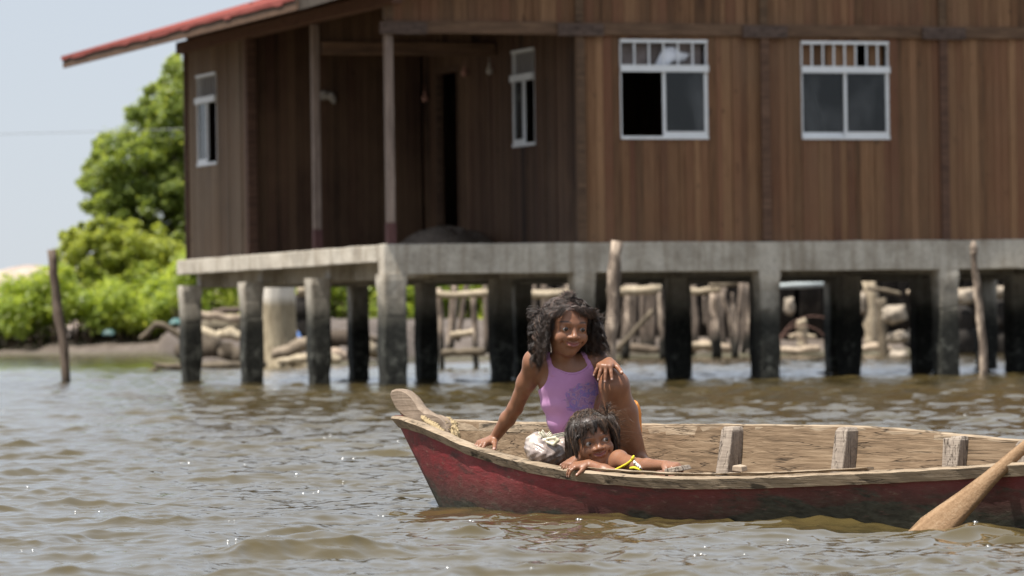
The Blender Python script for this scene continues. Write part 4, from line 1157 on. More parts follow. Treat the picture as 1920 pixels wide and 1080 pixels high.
# carved bow post, in the middle plane of the boat
poly = [(738, 738), (741, 732), (749, 729), (758, 730), (767, 734), (775, 741), (783, 751), (794, 764), (806, 773), (820, 781), (834, 787), (843, 796), (848, 812), (853, 838), (846, 850), (826, 836), (800, 806), (779, 790), (766, 783), (757, 776), (748, 760), (742, 748)]
def on_mid(px, py, y=0.0):
    """point of the boat's middle plane seen at a pixel of the photograph"""
    d = ray(px, py); o = Vector((0, 0, CAMZ)); nn = -BN; p0 = BO + nn * y
    k = (p0 - o).dot(nn) / d.dot(nn); return BL(o + d * k)
pl = [on_mid(x, y) for x, y in poly]
mb = MB(); m = len(pl); th = .019; vs = []
c = sum(pl, Vector()) / m
for (yy, sc) in ((-th, .90), (-th * .75, 1.0), (th * .75, 1.0), (th, .90)):
    for p in pl: q = c + (p - c) * sc; vs.append((p.x if sc == 1 else p.x + (c.x - p.x) * .0 + (.006 if p.x < c.x else -.006), yy, p.z + (0 if sc == 1 else (.006 if p.z < c.z else -.006))))
fs = []
for r_ in range(3):
    for i in range(m): a = r_ * m + i; b = r_ * m + (i + 1) % m; fs.append((a, b, b + m, a + m))
mb.add(vs, fs, .5, True); mb.add(vs[:m], [tuple(range(m))], .5); mb.add(vs[3 * m:], [tuple(reversed(range(m)))], .5)
stem = mb.build('bow_post', M_STEM, boat)
# stem below: cutwater
mb = MB(); vs = []; zz = [.30, .2, .1, 0, -.12]
for z in zz:
    for (dx, dy) in ((-.018, 0), (-.006, -.014), (.04, -.016), (.04, .016), (-.006, .014)): vs.append((rake(0, z) + dx, dy, z))
fs = [(i * 5 + k, i * 5 + 5 + k, i * 5 + 5 + (k + 1) % 5, i * 5 + (k + 1) % 5) for i in range(4) for k in range(5)] + [(0, 1, 2, 3, 4)]
mb.add(vs, fs, .5); mb.build('cutwater', M_HULL, boat)
# thwart that carries the bag
mb = MB(); mb.box(.42, .60, -.12, .14, .075, .10, .45); mb.build('thwart', M_BWOOD, boat)

# frayed rope wound at the foot of the bow post
M_ROPE = simple('frayed_rope', (.34, .26, .15), .95, .1, .4, 60, .9)
rope = thing('mooring_rope', 'frayed tan rope wound round the foot of the boat\'s bow post', 'rope', tuple(Bw(.05, 0, .28)))
def rope_path(pts, rad, nm):
    mb = MB(); P = []
    for i in range(len(pts) - 1):
        for k in range(8): P.append(Vector(pts[i]).lerp(Vector(pts[i + 1]), k / 8))
    P.append(Vector(pts[-1]))
    W_ = [Bw(*p) for p in P]
    for st in range(3):
        q = []
        for i, p in enumerate(W_):
            a_ = i * .9 + st * 2.09; q.append(p + Vector((math.cos(a_) * rad * .55, math.sin(a_) * rad * .4, math.sin(a_) * rad * .55)))
        mb.tube(q, rad * .62, 6, .5, True, .15, st)
    mb.build(nm, M_ROPE, rope, origin=rope.location)
def fm(px, py, y): q = on_mid(px, py, y); return (q.x, q.y, q.z)
rope_path([fm(793, 783, -.035), fm(806, 792, -.04), fm(820, 800, -.042), fm(833, 812, -.04)], .009, 'strand')
rope_path([fm(836, 788, .03), fm(846, 800, .012), fm(852, 815, -.0), fm(856, 832, -.005)], .011, 'strand')
rope_path([fm(840, 786, .03), fm(853, 796, .02), fm(858, 812, .01), fm(857, 826, .005)], .010, 'strand')
mb = MB(); R_ = random.Random(3)
for i in range(60):
    a = Vector(Bw(*fm(R_.uniform(836, 858), R_.uniform(790, 834), R_.uniform(-.02, .02)))); b = a + Vector((R_.uniform(-.02, .02), R_.uniform(-.02, .02), R_.uniform(-.02, .02)))
    mb.tube([a, a.lerp(b, .5) + Vector((0, 0, .004)), b], .0011, 3, .6)
mb.build('frayed_fibres', M_ROPE, rope, origin=rope.location)

# paddle
M_PADDLE = _boatwood('paddle_wood', [(.28, (.13, .075, .04)), (.5, (.25, .155, .085)), (.75, (.37, .26, .165))], (14, 14, 1.0), False)
pd0 = at(1762, 996, 12.42)
paddle = thing('paddle', 'wet wooden paddle dipping its long blade into the water beside the hull', 'paddle', pd0)
ctr = [(1690, 1046, 12.40), (1722, 1018, 12.40), (1748, 995, 12.40), (1776, 971, 12.39), (1815, 936, 12.38), (1856, 897, 12.36), (1907, 850, 12.34), (1960, 805, 12.31), (2080, 705, 12.23), (2180, 620, 12.15)]
hw = [19, 31, 34, 30, 23, 16, 12, 10, 8, 8]
mb = MB(); vs = []; fs = []
for i, ((x, y, d), w) in enumerate(zip(ctr, hw)):
    a = Vector(at(*ctr[max(0, i - 1)])); b = Vector(at(*ctr[min(len(ctr) - 1, i + 1)])); t_ = (b - a).normalized()
    view = (Vector((0, 0, CAMZ)) - at(x, y, d)).normalized(); sd = t_.cross(view).normalized()
    sd = (sd + view * .35).normalized(); nn = t_.cross(sd).normalized()
    W2_ = w / FPX * d; th = .005 + .007 * min(1, i / 6); c_ = at(x, y, d) - pd0
    for (p, q) in ((-1, 0), (-.6, .7), (0, 1), (.6, .7), (1, 0), (.6, -.7), (0, -1), (-.6, -.7)): vs.append(c_ + sd * (p * W2_) + nn * (q * th))
for i in range(len(ctr) - 1):
    for k in range(8): a = i * 8 + k; b = i * 8 + (k + 1) % 8; fs.append((a, b, b + 8, a + 8))
fs += [tuple(range(8)), tuple((len(ctr) - 1) * 8 + k for k in reversed(range(8)))]
ax = (Vector(at(*ctr[-1])) - Vector(at(*ctr[0]))).normalized()
mb.add(vs, fs, .5, True)
o = mb.build('blade', M_PADDLE, paddle)
b_ = len(vs)
# grip at the upper end
mb = MB(); e = at(*ctr[-1]) - pd0; mb.tube([e - ax * .02, e + ax * .10, e + ax * .35], [.016, .015, .015], 8, .5); mb.tube([e + ax * .35 - Vector((.05, 0, 0)), e + ax * .35 + Vector((.05, 0, 0))], .016, 8, .5); mb.build('grip', M_PADDLE, paddle)
# align the grain: give the blade a rotated copy of its axis through the object rotation
q = ax.to_track_quat('Z', 'Y')
for o in paddle.children:
    R = q.to_matrix().to_4x4(); o.data.transform(R.inverted()); o.matrix_local = R

# loose bits of wood in the boat
def offcut(px, py, D, dims, rz, mat, lab, tilt=0.0):
    p = at(px, py, D); mb = MB(); L, w, h = dims
    mb.hexa([(-L, -w, -h), (L, -w * .8, -h), (L * .8, w, -h), (-L, w, -h), (-L * .85, -w, h), (L * .8, -w * .7, h), (L * .6, w, h * .8), (-L * .8, w, h)], .6)
    o = mb.build('wood_offcut', mat, None, bevel=.003); o.location = p; o.rotation_euler = (.1, tilt, rz); tag(o, lab, 'offcut')
offcut(1272, 879, 13.50, (.036, .03, .008), -.75, M_RIB, 'small grey board lying on the gunwale beside the resting hand', -.15)
offcut(1388, 878, 13.72, (.020, .018, .009), -.8, M_DRIFT, 'small tan wedge of wood lying at the foot of the first rib', .1)
# ================================================================== sculpting by distance fields
def vlen(a): return np.sqrt((a * a).sum(-1))
class Sculpt:
    """a body grown as one distance field and meshed once, so that it is one continuous surface"""
    def __init__(s, lo, hi, h):
        s.lo = np.array(lo, float); s.h = h
        s.n = np.ceil((np.array(hi) - s.lo) / h).astype(int) + 1
        s.f = np.full(s.n, .5, np.float32)
    def _sl(s, lo, hi):
        a = np.clip(np.floor((np.asarray(lo) - s.lo) / s.h).astype(int), 0, s.n)
        b = np.clip(np.ceil((np.asarray(hi) - s.lo) / s.h).astype(int) + 1, 0, s.n)
        return a, b
    def _grid(s, a, b):
        ax = [s.lo[i] + s.h * np.arange(a[i], b[i]) for i in range(3)]
        return np.stack(np.meshgrid(*ax, indexing='ij'), -1).astype(np.float32)
    def apply(s, fn, lo, hi, k, op='add', m=0.0):
        pad = k + 3 * s.h + m
        a, b = s._sl(np.asarray(lo) - pad, np.asarray(hi) + pad)
        if (b <= a).any(): return
        sl = tuple(slice(a[i], b[i]) for i in range(3))
        d = fn(s._grid(a, b)).astype(np.float32); f = s.f[sl]; k = max(k, 1e-5)
        if op == 'add':
            h = np.clip(.5 + .5 * (f - d) / k, 0, 1); s.f[sl] = f + (d - f) * h - k * h * (1 - h)
        elif op == 'sub':
            d = -d; h = np.clip(.5 - .5 * (f - d) / k, 0, 1); s.f[sl] = f + (d - f) * h + k * h * (1 - h)
        elif op == 'and':
            h = np.clip(.5 - .5 * (f - d) / k, 0, 1); s.f[sl] = f + (d - f) * h + k * h * (1 - h)
    def cone(s, p, q, r1, r2, k=.01, op='add'):
        p = np.array(p, np.float32); q = np.array(q, np.float32); d = q - p; L2 = float(d @ d) + 1e-12
        def fn(g):
            t = np.clip(((g - p) @ d) / L2, 0, 1)
            return vlen(g - p - t[..., None] * d) - (r1 + (r2 - r1) * t)
        R = max(r1, r2); s.apply(fn, np.minimum(p, q) - R, np.maximum(p, q) + R, k, op)
    def chain(s, pts, rad, k=.01, k0=None):
        for i in range(len(pts) - 1): s.cone(pts[i], pts[i + 1], rad[i], rad[i + 1], (k0 if (i == 0 and k0) else k))
    def ell(s, c, r, M=None, k=.01, op='add'):
        c = np.array(c, np.float32); r = np.array(r, np.float32)
        Mi = None if M is None else np.array(M, np.float32)         # columns = axes
        def fn(g):
            q = g - c
            if Mi is not None: q = q @ Mi
            a = vlen(q / r); b = vlen(q / (r * r)) + 1e-9
            return a * (a - 1) / b
        R = float(r.max()); s.apply(fn, c - R, c + R, k, op)
    def at(s, P):
        i = np.clip(np.round((np.asarray(P) - s.lo) / s.h).astype(int), 0, s.n - 1); return float(s.f[tuple(i)])
    def hit(s, px, py, d0=12.8, d1=15.2, off=0.0):
        for y in np.arange(d0, d1, .003):
            p = at(px, py, y)
            if s.at(p) < off: return p
        return at(px, py, d1)
    def mesh(s):
        f = s.f; ins = f < 0
        n = np.array(f.shape) - 1
        c = np.zeros(n, np.uint8)
        for dx in (0, 1):
            for dy in (0, 1):
                for dz in (0, 1): c += ins[dx:n[0] + dx, dy:n[1] + dy, dz:n[2] + dz]
        cells = np.argwhere((c > 0) & (c < 8))
        idx = np.full(n, -1, np.int32); idx[tuple(cells.T)] = np.arange(len(cells))
        acc = np.zeros((len(cells), 3)); cnt = np.zeros(len(cells))
        cor = [(x, y, z) for x in (0, 1) for y in (0, 1) for z in (0, 1)]
        for a in cor:
            for ax in range(3):
                if a[ax]: continue
                b = list(a); b[ax] = 1
                fa = f[tuple((cells + a).T)]; fb = f[tuple((cells + b).T)]
                m = (fa < 0) != (fb < 0)
                t = np.where(m, fa / np.where(m, fa - fb, 1), 0)
                p = np.array(a, float)[None] + 0 * acc; p[:, ax] += t
                acc[m] += p[m]; cnt[m] += 1
        V = s.lo + s.h * (cells + acc / cnt[:, None])
        Fs = []
        for ax in range(3):
            o = [0, 1, 2]; o.remove(ax); u, v = o
            sa = [slice(None)] * 3; sb = [slice(None)] * 3; sa[ax] = slice(0, -1); sb[ax] = slice(1, None)
            e = np.argwhere(ins[tuple(sa)] != ins[tuple(sb)])
            ok = (e[:, u] > 0) & (e[:, v] > 0) & (e[:, u] < n[u]) & (e[:, v] < n[v]) & (e[:, ax] < n[ax]); e = e[ok]
            fl = ins[tuple(e.T)]
            def ix(du, dv):
                q = e.copy(); q[:, u] += du; q[:, v] += dv; return idx[tuple(q.T)]
            q = np.stack([ix(-1, -1), ix(0, -1), ix(0, 0), ix(-1, 0)], 1)
            flip = fl if ax != 1 else ~fl
            q[~flip] = q[~flip][:, ::-1]; Fs.append(q)
        F = np.concatenate(Fs); F = F[(F >= 0).all(1)]
        return V, F

class Head:
    """head-local frame: face looks to -y, x to the picture's right, z up, height 1"""
    def __init__(s, c, H, yaw, pitch, roll, eye=.155, low=1.0, smile=.02, opening=.022):
        s.open = opening
        s.H = H; s.c = np.array(c, float); s.eye = eye; s.low = low; s.smile = smile
        R = Matrix.Rotation(math.radians(roll), 3, 'Y') @ Matrix.Rotation(math.radians(yaw), 3, 'Z') @ Matrix.Rotation(math.radians(pitch), 3, 'X')
        s.R = np.array(R); s.Rm = R
    def z(s, z): return -.5 + (z + .5) * s.low if z < .1 else z
    def P(s, x, y, z, feat=True): return s.c + s.R @ (np.array([x, y, s.z(z) if feat else z]) * s.H)
    def loc(s, W): return ((np.asarray(W) - s.c) @ s.R) / s.H
    def sculpt(s, S):
        H = s.H; P = s.P; R = s.R; e = s.eye
        def E(x, y, z, r, k, op='add', rot=None, feat=True):
            M = R if rot is None else R @ np.array(rot)
            S.ell(P(x, y, z, feat), np.array(r) * H, M, k * H, op)
        E(0, .07, .12, (.385, .43, .375), .05, feat=False)
        E(0, -.09, -.12, (.318, .315, .34), .12)
        E(0, -.15, .16, (.29, .24, .26), .1, feat=False)
        E(0, -.14, -.30, (.205, .225, .18), .12)
        E(0, -.29, -.425, (.095, .08, .07), .09)
        for sx in (-1, 1):
            E(sx * .188, -.285, -.165, (.118, .098, .11), .10)
            E(sx * .36, .06, -.04, (.035, .075, .115), .03)
        S.cone(P(-.17, -.355, .075), P(.17, -.355, .075), .045 * H, .045 * H, .09 * H)
        for sx in (-1, 1):                                             # sockets, lids
            E(sx * e, -.445, .0, (.095, .05, .055), .07, 'sub')
            E(sx * e, -.325, -.002, (.098, .075, .068), .035)
        for sx in (-1, 1):
            t = math.radians(4 * sx); rot = ((math.cos(t), 0, math.sin(t)), (0, 1, 0), (-math.sin(t), 0, math.cos(t)))
            E(sx * e, -.425, -.004, (.074, .085, s.open), .012, 'sub', rot)
        S.cone(P(0, -.375, .03), P(0, -.445, -.115), .030 * H, .048 * H, .045 * H)   # nose
        E(0, -.462, -.14, (.058, .048, .044), .03)
        for sx in (-1, 1): E(sx * .070, -.415, -.15, (.046, .048, .037), .025)
        for sx in (-1, 1): E(sx * .028, -.462, -.178, (.016, .018, .010), .008, 'sub')
        m = s.smile; zl = -.272
        pts = [P(-.125, -.352, zl + m * 1.4), P(-.07, -.392, zl + m * .35), P(0, -.412, zl - .002), P(.07, -.392, zl + m * .35), P(.125, -.352, zl + m * 1.4)]
        for i in range(4):                                              # lips
            r = [.012, .026, .026, .026, .012]
            up = s.R @ np.array([0, 0, .022 * H]); dn = s.R @ np.array([0, .004 * H, -.026 * H])
            S.cone(pts[i] + up, pts[i + 1] + up, r[i] * H * .85, r[i + 1] * H * .85, .022 * H)
            S.cone(pts[i] + dn, pts[i + 1] + dn, r[i] * H, r[i + 1] * H * 1.0, .022 * H)
        fw = s.R @ np.array([0, -.022 * H, 0])
        for i in range(4): S.cone(pts[i] + fw, pts[i + 1] + fw, .009 * H, .009 * H, .010 * H, 'sub')
        for sx in (-1, 1): E(sx * .185, -.345, -.245, (.010, .02, .045), .05, 'sub')      # smile folds
        s.mouth = pts
    def paint(s, V):
        L = s.loc(V); x, y, z = L[:, 0], L[:, 1], L[:, 2]
        zm = s.z(-.272); m = s.smile
        ln = zm + m * 1.4 * (x / .135) ** 2
        lip = np.clip(1 - np.abs(z - ln) / (.046 * (1 - np.clip(np.abs(x) / .14, 0, 1) ** 2) + 1e-4), 0, 1) * (y < -.28) * (np.abs(x) < .14)
        lip = np.clip(lip * 2.2, 0, 1)
        zb = s.z(.095); xa = np.abs(x)
        arc = zb + .03 - 2.2 * (xa - s.eye - .0) ** 2
        brow = np.clip(1.2 - np.abs(z - arc) / .017, 0, 1) * (xa > .065) * (xa < .255) * (y < -.18) * np.clip((xa - .05) / .05, 0, 1)
        ze = s.z(-.004)
        lid = np.clip(1 - np.abs(np.sqrt(((xa - s.eye) / .088) ** 2 + ((z - ze - .006) / .040) ** 2) - .95) / .2, 0, 1) * (y < -.25) * (z > ze - .012)
        q = (L - np.array([0, .07, .12])) / np.array([.395, .44, .385]); q = q / (np.linalg.norm(q, axis=1)[:, None] + 1e-9)
        scalp = (q[:, 2] > -.45) & ~((q[:, 1] < -.10) & (q[:, 2] < .40 + .10 * np.abs(q[:, 0]))) & ~((q[:, 1] < -.45) & (q[:, 2] < .47)) & (L[:, 2] > -.2) & ((q[:, 1] > .15) | (q[:, 2] > .2))
        return lip, np.maximum(np.clip(brow + lid * .8, 0, 1), scalp * 1.0)

def hand(S, wrist, fwd, up, size, curls, thumb=1, spread=.10, r0=.0062, k=.0015, thumb_curl=.3, wr=.0145):
    """palm, four fingers (index first) and thumb; curls = bend per finger (three joints, radians); thumb = +1/-1 side; returns nail positions"""
    f = Vector(fwd).normalized(); u = Vector(up); u = (u - f * u.dot(f)).normalized(); sd = f.cross(u) * thumb
    w = Vector(wrist); nails = []
    off = [.0205, .0070, -.0065, -.0190]; ln = [.044, .050, .046, .036]; pl = [.058, .060, .057, .051]
    S.ell(w + f * .034 * size - u * .002, (.031 * size, .026 * size, .0115 * size), np.array([f, sd, u]).T, .010)
    for i in range(4):
        kn = w + (f * pl[i] + sd * off[i]) * size
        S.cone(w + (f * .008 + sd * off[i] * .5) * size, kn, .010 * size, .0085 * size, .008)
        dirv = (f + sd * spread * (1.3 - i) * .8).normalized(); p = kn; rr = r0 * size * (1 if i < 3 else .88)
        seg = [ln[i] * .44, ln[i] * .31, ln[i] * .25]
        for j in range(3):
            a = curls[i][j]; ax = sd * thumb
            # bend towards the palm (-u)
            dirv = (Matrix.Rotation(-a, 3, f.cross(u)) @ dirv).normalized()
            q = p + dirv * seg[j] * size
            S.cone(p, q, rr * (1.08 - .1 * j), rr * (.98 - .1 * j), k if j else .004)
            p = q
        un = (Matrix.Rotation(-sum(curls[i]), 3, f.cross(u)) @ u).normalized()
        nails.append((p + un * rr * .7 + dirv * rr * .1, rr))
    tb = w + (f * .014 + sd * .019) * size; d = (f * .70 + sd * .66 - u * .25).normalized(); p = tb
    for j, (l, r_) in enumerate(((.026, .0095), (.021, .0078), (.017, .0068))):
        q = p + d * l * size; S.cone(p, q, r_ * size, r_ * size * .88, .008 if j == 0 else .002)
        p = q; d = (d + f * .28 * thumb_curl * 2 - u * thumb_curl * .35).normalized()
    nails.append((p + u * .005 * size, .006 * size))
    return nails

# ------------------------------------------------------------------ materials of the children
def _skin():
    t = NT('brown_skin'); v = t.coord('Object'); n = t.noise(v, 14, 5, .6); f = t.noise(v, 120, 3, .6)
    col = t.ramp(n, [(.3, (.180, .077, .040)), (.7, (.255, .118, .064))])
    col = t.mix(t.attr('lip'), col, (.20, .062, .055))
    col = t.mix(t.math('MULTIPLY', t.attr('brow'), .92), col, (.018, .010, .008))
    col = t.mix(t.math('MULTIPLY', t.attr('nail'), .75), col, (.55, .38, .34))
    t.p.inputs['Subsurface Weight'].default_value = .12
    t.p.inputs['Subsurface Radius'].default_value = (.012, .005, .003); t.p.inputs['Subsurface Scale'].default_value = .5
    t.bump(f, .12, .001)
    return t.done(col, t.ramp(n, [(.3, .52), (.7, .36)]), .45)
M_SKIN = _skin()
def _eye():
    t = NT('eyeball'); L = t.coord('Object'); x = t.sep(L)
    d = t.math('SQRT', t.math('ADD', t.math('POWER', x[0], 2.0), t.math('POWER', x[2], 2.0)))
    front = t.math('LESS_THAN', x[1], 0.0)
    iris = t.math('MULTIPLY', t.math('LESS_THAN', d, .56), front)
    pup = t.math('MULTIPLY', t.math('LESS_THAN', d, .22), front)
    col = t.mix(iris, (.24, .22, .21), (.022, .010, .006)); col = t.mix(pup, col, (.004, .004, .004))
    return t.done(col, .08, .6)
M_EYE = _eye()
def _hair(name, a, b, c, rough=.46):
    t = NT(name); tn = t.attr('tone'); n = t.noise(t.coord('Object'), 40, 3, .6)
    col = t.ramp(t.math('ADD', t.math('MULTIPLY', tn, .8), t.math('MULTIPLY', n, .2)), [(.1, a), (.55, b), (.95, c)])
    return t.done(col, rough, .6)
M_HAIR1 = _hair('black_brown_hair', (.013, .009, .007), (.052, .033, .025), (.21, .12, .08))
M_HAIR2 = _hair('dark_brown_hair', (.013, .008, .006), (.045, .026, .016), (.22, .115, .055))
def eyeball(hd, sx, gx, gz, parent, r=.070, nm='eye'):
    """eyeball turned by the gaze (gx right, gz up)"""
    n, m = 24, 16; vs = []; fs = []
    for i in range(m + 1):
        t_ = math.pi * i / m
        for k in range(n): a = 2 * math.pi * k / n; vs.append((math.sin(t_) * math.cos(a), -math.cos(t_), math.sin(t_) * math.sin(a)))
    for i in range(m):
        for k in range(n): fs.append((i * n + k, i * n + (k + 1) % n, (i + 1) * n + (k + 1) % n, (i + 1) * n + k))
    mb = MB(); mb.add(vs, fs, .5, True); o = mb.build(nm, M_EYE, parent)
    R = hd.Rm @ Matrix.Rotation(math.radians(gx), 3, 'Z') @ Matrix.Rotation(math.radians(-gz), 3, 'X')
    o.matrix_local = Matrix.Translation(Vector(hd.P(sx * hd.eye, -.335, -.004)) - parent.location) @ R.to_4x4() @ Matrix.Scale(r * hd.H, 4)
    return o
def strands_mesh(paths, rad, tones, n=3):
    """paths (S,K,3) -> thin tapering locks"""
    S_, K, _ = paths.shape
    d = np.gradient(paths, axis=1); d /= np.linalg.norm(d, axis=2, keepdims=True) + 1e-9
    ref = np.cross(d, np.array([.31, .52, .79])); ref /= np.linalg.norm(ref, axis=2, keepdims=True) + 1e-9
    o = np.cross(d, ref)
    tp = (1 - np.linspace(0, 1, K) ** 3 * .85)[None, :, None] * np.asarray(rad)[:, None, None]
    V = np.stack([paths + tp * (ref * math.cos(2 * math.pi * k / n) + o * math.sin(2 * math.pi * k / n)) for k in range(n)], 2)
    idx = np.arange(S_ * K * n).reshape(S_, K, n)
    F = np.stack([np.stack([idx[:, :-1, k], idx[:, :-1, (k + 1) % n], idx[:, 1:, (k + 1) % n], idx[:, 1:, k]], -1) for k in range(n)], 2).reshape(-1, 4)
    return V.reshape(-1, 3), F, np.repeat(np.asarray(tones), K * n)
def body_attrs(V, hd, nails):
    lip, brow = hd.paint(V); nl = np.zeros(len(V))
    for p, r in nails: nl = np.maximum(nl, np.clip(1.5 - np.linalg.norm(V - np.array(p), axis=1) / (r * .62), 0, 1))
    return {'lip': lip, 'brow': brow, 'nail': nl}

# ================================================================== the older girl
gp = at(1140, 885, 14.22); gp.z = .05
girl = thing('person', 'older girl in lilac vest sitting in the boat, hand on her raised knee', 'person', gp)
S = Sculpt((-.20, 13.72, .0), (.46, 14.62, .74), .0026)
H1 = Head(at(1061, 612, 14.10), .180, 22, 6, 4, .160, 1.0, .030, .0135)
A = lambda px, py, D: at(px, py, D)
pel = A(1150, 884, 14.25); waist = A(1101, 808, 14.25); chest = A(1069, 730, 14.19); ncb = A(1060, 686, 14.17)
shR = A(1004, 678, 14.17); shL = A(1117, 678, 14.17)
# torso
def tx(S, grow=0.0):
    ax = np.array((ncb - waist).normalized()); rt = np.array((shL - shR).normalized()); rt = rt - ax * (rt @ ax); rt /= np.linalg.norm(rt); fwd = np.cross(rt, ax)
    M = np.array([rt, fwd, ax]).T
    g = grow
    S.ell(chest, (.094 + g, .068 + g, .100 + g), M, .05)
    S.ell((chest + ncb) / 2 + Vector((0, 0, .004)), (.088 + g, .056 + g, .05 + g), M, .03)
    S.ell(waist, (.091 + g, .068 + g, .12 + g), M, .06)
    S.ell(waist.lerp(chest, .5) + Vector((.002, 0, 0)), (.0925 + g, .068 + g, .10 + g), M, .06)
    S.ell(pel, (.105 + g, .085 + g, .085 + g), None, .05)
    return M
TM = tx(S)
S.cone(ncb - Vector((0, 0, .02)), Vector(H1.P(0, .10, -.34)), .036, .033, .03)
S.cone(shR, ncb - Vector((0, 0, .012)), .036, .034, .03); S.cone(shL, ncb - Vector((0, 0, .012)), .036, .034, .03)
# right arm, propped on the gunwale
elR = A(966, 765, 14.29); wrR = A(926, 823, 14.405)
S.chain([shR, shR.lerp(elR, .45), elR], [.034, .0285, .0235], .02, .025); S.chain([elR, elR.lerp(wrR, .35), wrR], [.0235, .0245, .016], .012)
nails = hand(S, wrR, Vector((-.040, -.038, -.013)), Vector((-.10, -.14, 1)), 1.0,
             [(.50, .75, .35), (.50, .80, .4), (.50, .8, .4), (.45, .75, .4)], -1, .18, thumb_curl=.15)
# left arm behind the knee, hand hanging over it
elL = A(1150, 742, 14.29); wrL = A(1142, 679, 14.085)
S.chain([shL, shL.lerp(elL, .5), elL], [.036, .030, .025], .02, .025); S.chain([elL, elL.lerp(wrL, .4), wrL], [.025, .025, .0165], .012)
# raised left leg
hipL = A(1150, 868, 14.22); knL = A(1150, 722, 14.085); anL = A(1199, 862, 14.16)
S.chain([hipL, hipL.lerp(knL, .5), knL], [.068, .055, .043], .03, .04)
S.ell(knL + Vector((.006, -.004, -.002)), (.042, .040, .042), None, .02)
cm = knL.lerp(anL, .36) + Vector((.002, .022, .0))
S.chain([knL, cm, anL], [.041, .043, .025], .02, .02)
ft = A(1216, 876, 14.10)
S.chain([anL, ft, ft + Vector((.022, -.05, -.012))], [.026, .024, .018], .015)
nails += hand(S, wrL, Vector((-.014, -.045, -.010)), Vector((.0, -.25, 1)), 1.0,
              [(.95, .10, .05), (.95, .18, .10), (.93, .20, .12), (.88, .25, .15)], -1, .26, thumb_curl=.2)
# right leg folded on the boat's floor
hipR = A(1120, 888, 14.20); knR = A(1050, 918, 14.26); anR = A(1092, 925, 14.12)
S.chain([hipR, knR], [.070, .046], .03, .04); S.chain([knR, anR], [.044, .026], .02); S.chain([anR, anR + Vector((.05, -.05, .0))], [.026, .018], .015)
H1.sculpt(S)
V, F = S.mesh(); at1 = body_attrs(V, H1, nails)
mesh_np('body', V - np.array(gp), F, M_SKIN, girl, True, at1)
eyeball(H1, -1, 7, -2, girl); eyeball(H1, 1, 7, -2, girl)

# lilac vest: the torso grown a little, cut by neck and arm holes
S2 = Sculpt((-.12, 13.95, .12), (.40, 14.42, .56), .0030)
tx(S2, .0045)
S2.cone(shR, ncb - Vector((0, 0, .012)), .039, .038, .03); S2.cone(shL, ncb - Vector((0, 0, .012)), .039, .038, .03)
STR = [[S2.hit(x, y, 14.0) for x, y in l] for l in (((1037, 702), (1033, 690), (1030, 676), (1027, 664), (1024, 656)), ((1112, 702), (1108, 690), (1102, 678), (1097, 668), (1093, 661)))]
nk = A(1078, 672, 14.10); ndir = Vector((0, 1, .25)).normalized()
S2.ell(A(1072, 661, 14.17), (.064, .30, .064), None, .004, 'sub')
S2.ell(A(1001, 694, 14.20), (.047, .4, .066), None, .004, 'sub')
S2.ell(A(1134, 688, 14.20), (.040, .4, .06), None, .006, 'sub')
# soft creases
def crease(g):
    q = g @ np.array([.55, .2, .8], np.float32)
    return None
g = S2._grid(np.zeros(3, int), S2.n)
u_ = g[..., 0] * .75 - g[..., 2] * .55; w_ = g[..., 0] * .5 + g[..., 2] * .8
low = np.clip((.40 - g[..., 2]) / .14, 0, 1)
S2.f += (.0030 * low * np.sin(w_ * 95 + 3 * np.sin(u_ * 26)) + .0022 * low * np.sin(u_ * 70 + 2.2 * np.sin(w_ * 30))).astype(np.float32)
# straps: thin bands over the shoulders
for pts, q in zip(STR, (.0080, .0072)):
    for i in range(len(pts) - 1): S2.cone(pts[i] + Vector((0, .004, 0)), pts[i + 1] + Vector((0, .004, 0)), q, q, .004)
def _vest():
    t = NT('lilac_cotton'); v = t.coord('Object'); n = t.noise(v, 9, 4, .6); f = t.noise(v, 220, 2, .5)
    col = t.ramp(n, [(.3, (.42, .20, .39)), (.7, (.52, .27, .48))])
    pm = t.attr('print')
    n3 = t.noise(v, 34, 3, .55, 1.2); n4 = t.noise(t.coord('Object', (1, 1, 1), (.4, .2, .9)), 60, 2, .5)
    pc = t.ramp(n3, [(.36, (.16, .10, .30)), (.45, (.34, .20, .34)), (.52, (.42, .24, .36)), (.58, (.20, .17, .42)), (.70, (.40, .17, .38))])
    pc = t.mix(t.ramp(n4, [(.55, 0.), (.6, .6)]), pc, (.30, .16, .30))
    col = t.mix(t.math('MULTIPLY', t.attr('trim'), .45), col, (.25, .09, .25))
    gate = t.math('MULTIPLY', t.ramp(t.math('ADD', t.math('MULTIPLY', pm, .55), t.math('MULTIPLY', n3, .55)), [(.50, 0.), (.55, .95)]), 1.0)
    col = t.mix(gate, col, pc)
    t.bump(f, .15, .001)
    t.p.inputs['Sheen Weight'].default_value = .15
    return t.done(col, .8, .2)
V, F = S2.mesh()
pxy = np.array([proj(p) for p in V])
# worn print on the front of the vest: a slanting patch
pr_ = np.zeros(len(V)); axx = (pxy[:, 0] - 1092) / 44; ayy = (pxy[:, 1] - 748) / 30; rot = axx * .85 + ayy * .5, -axx * .5 + ayy * .85
ptc = A(1086, 748, 14.12)
dl = (V - np.array(ptc)) @ TM
pr_ = np.clip(1.35 - np.sqrt(((dl[:, 0] - .012) / .062) ** 2 + ((dl[:, 2]) / .050) ** 2), 0, 1) * (dl[:, 1] < .08)
nk_ = np.array(A(1072, 661, 14.17)); tr_ = np.sqrt(((V[:, 0] - nk_[0]) / .064) ** 2 + ((V[:, 2] - nk_[2]) / .064) ** 2)
tr_ = ((tr_ > 1.06) & (tr_ < 1.10) & (V[:, 1] < nk_[1])) * 1.0
mesh_np('vest', V - np.array(gp), F, _vest(), girl, True, {'print': pr_, 'trim': tr_})
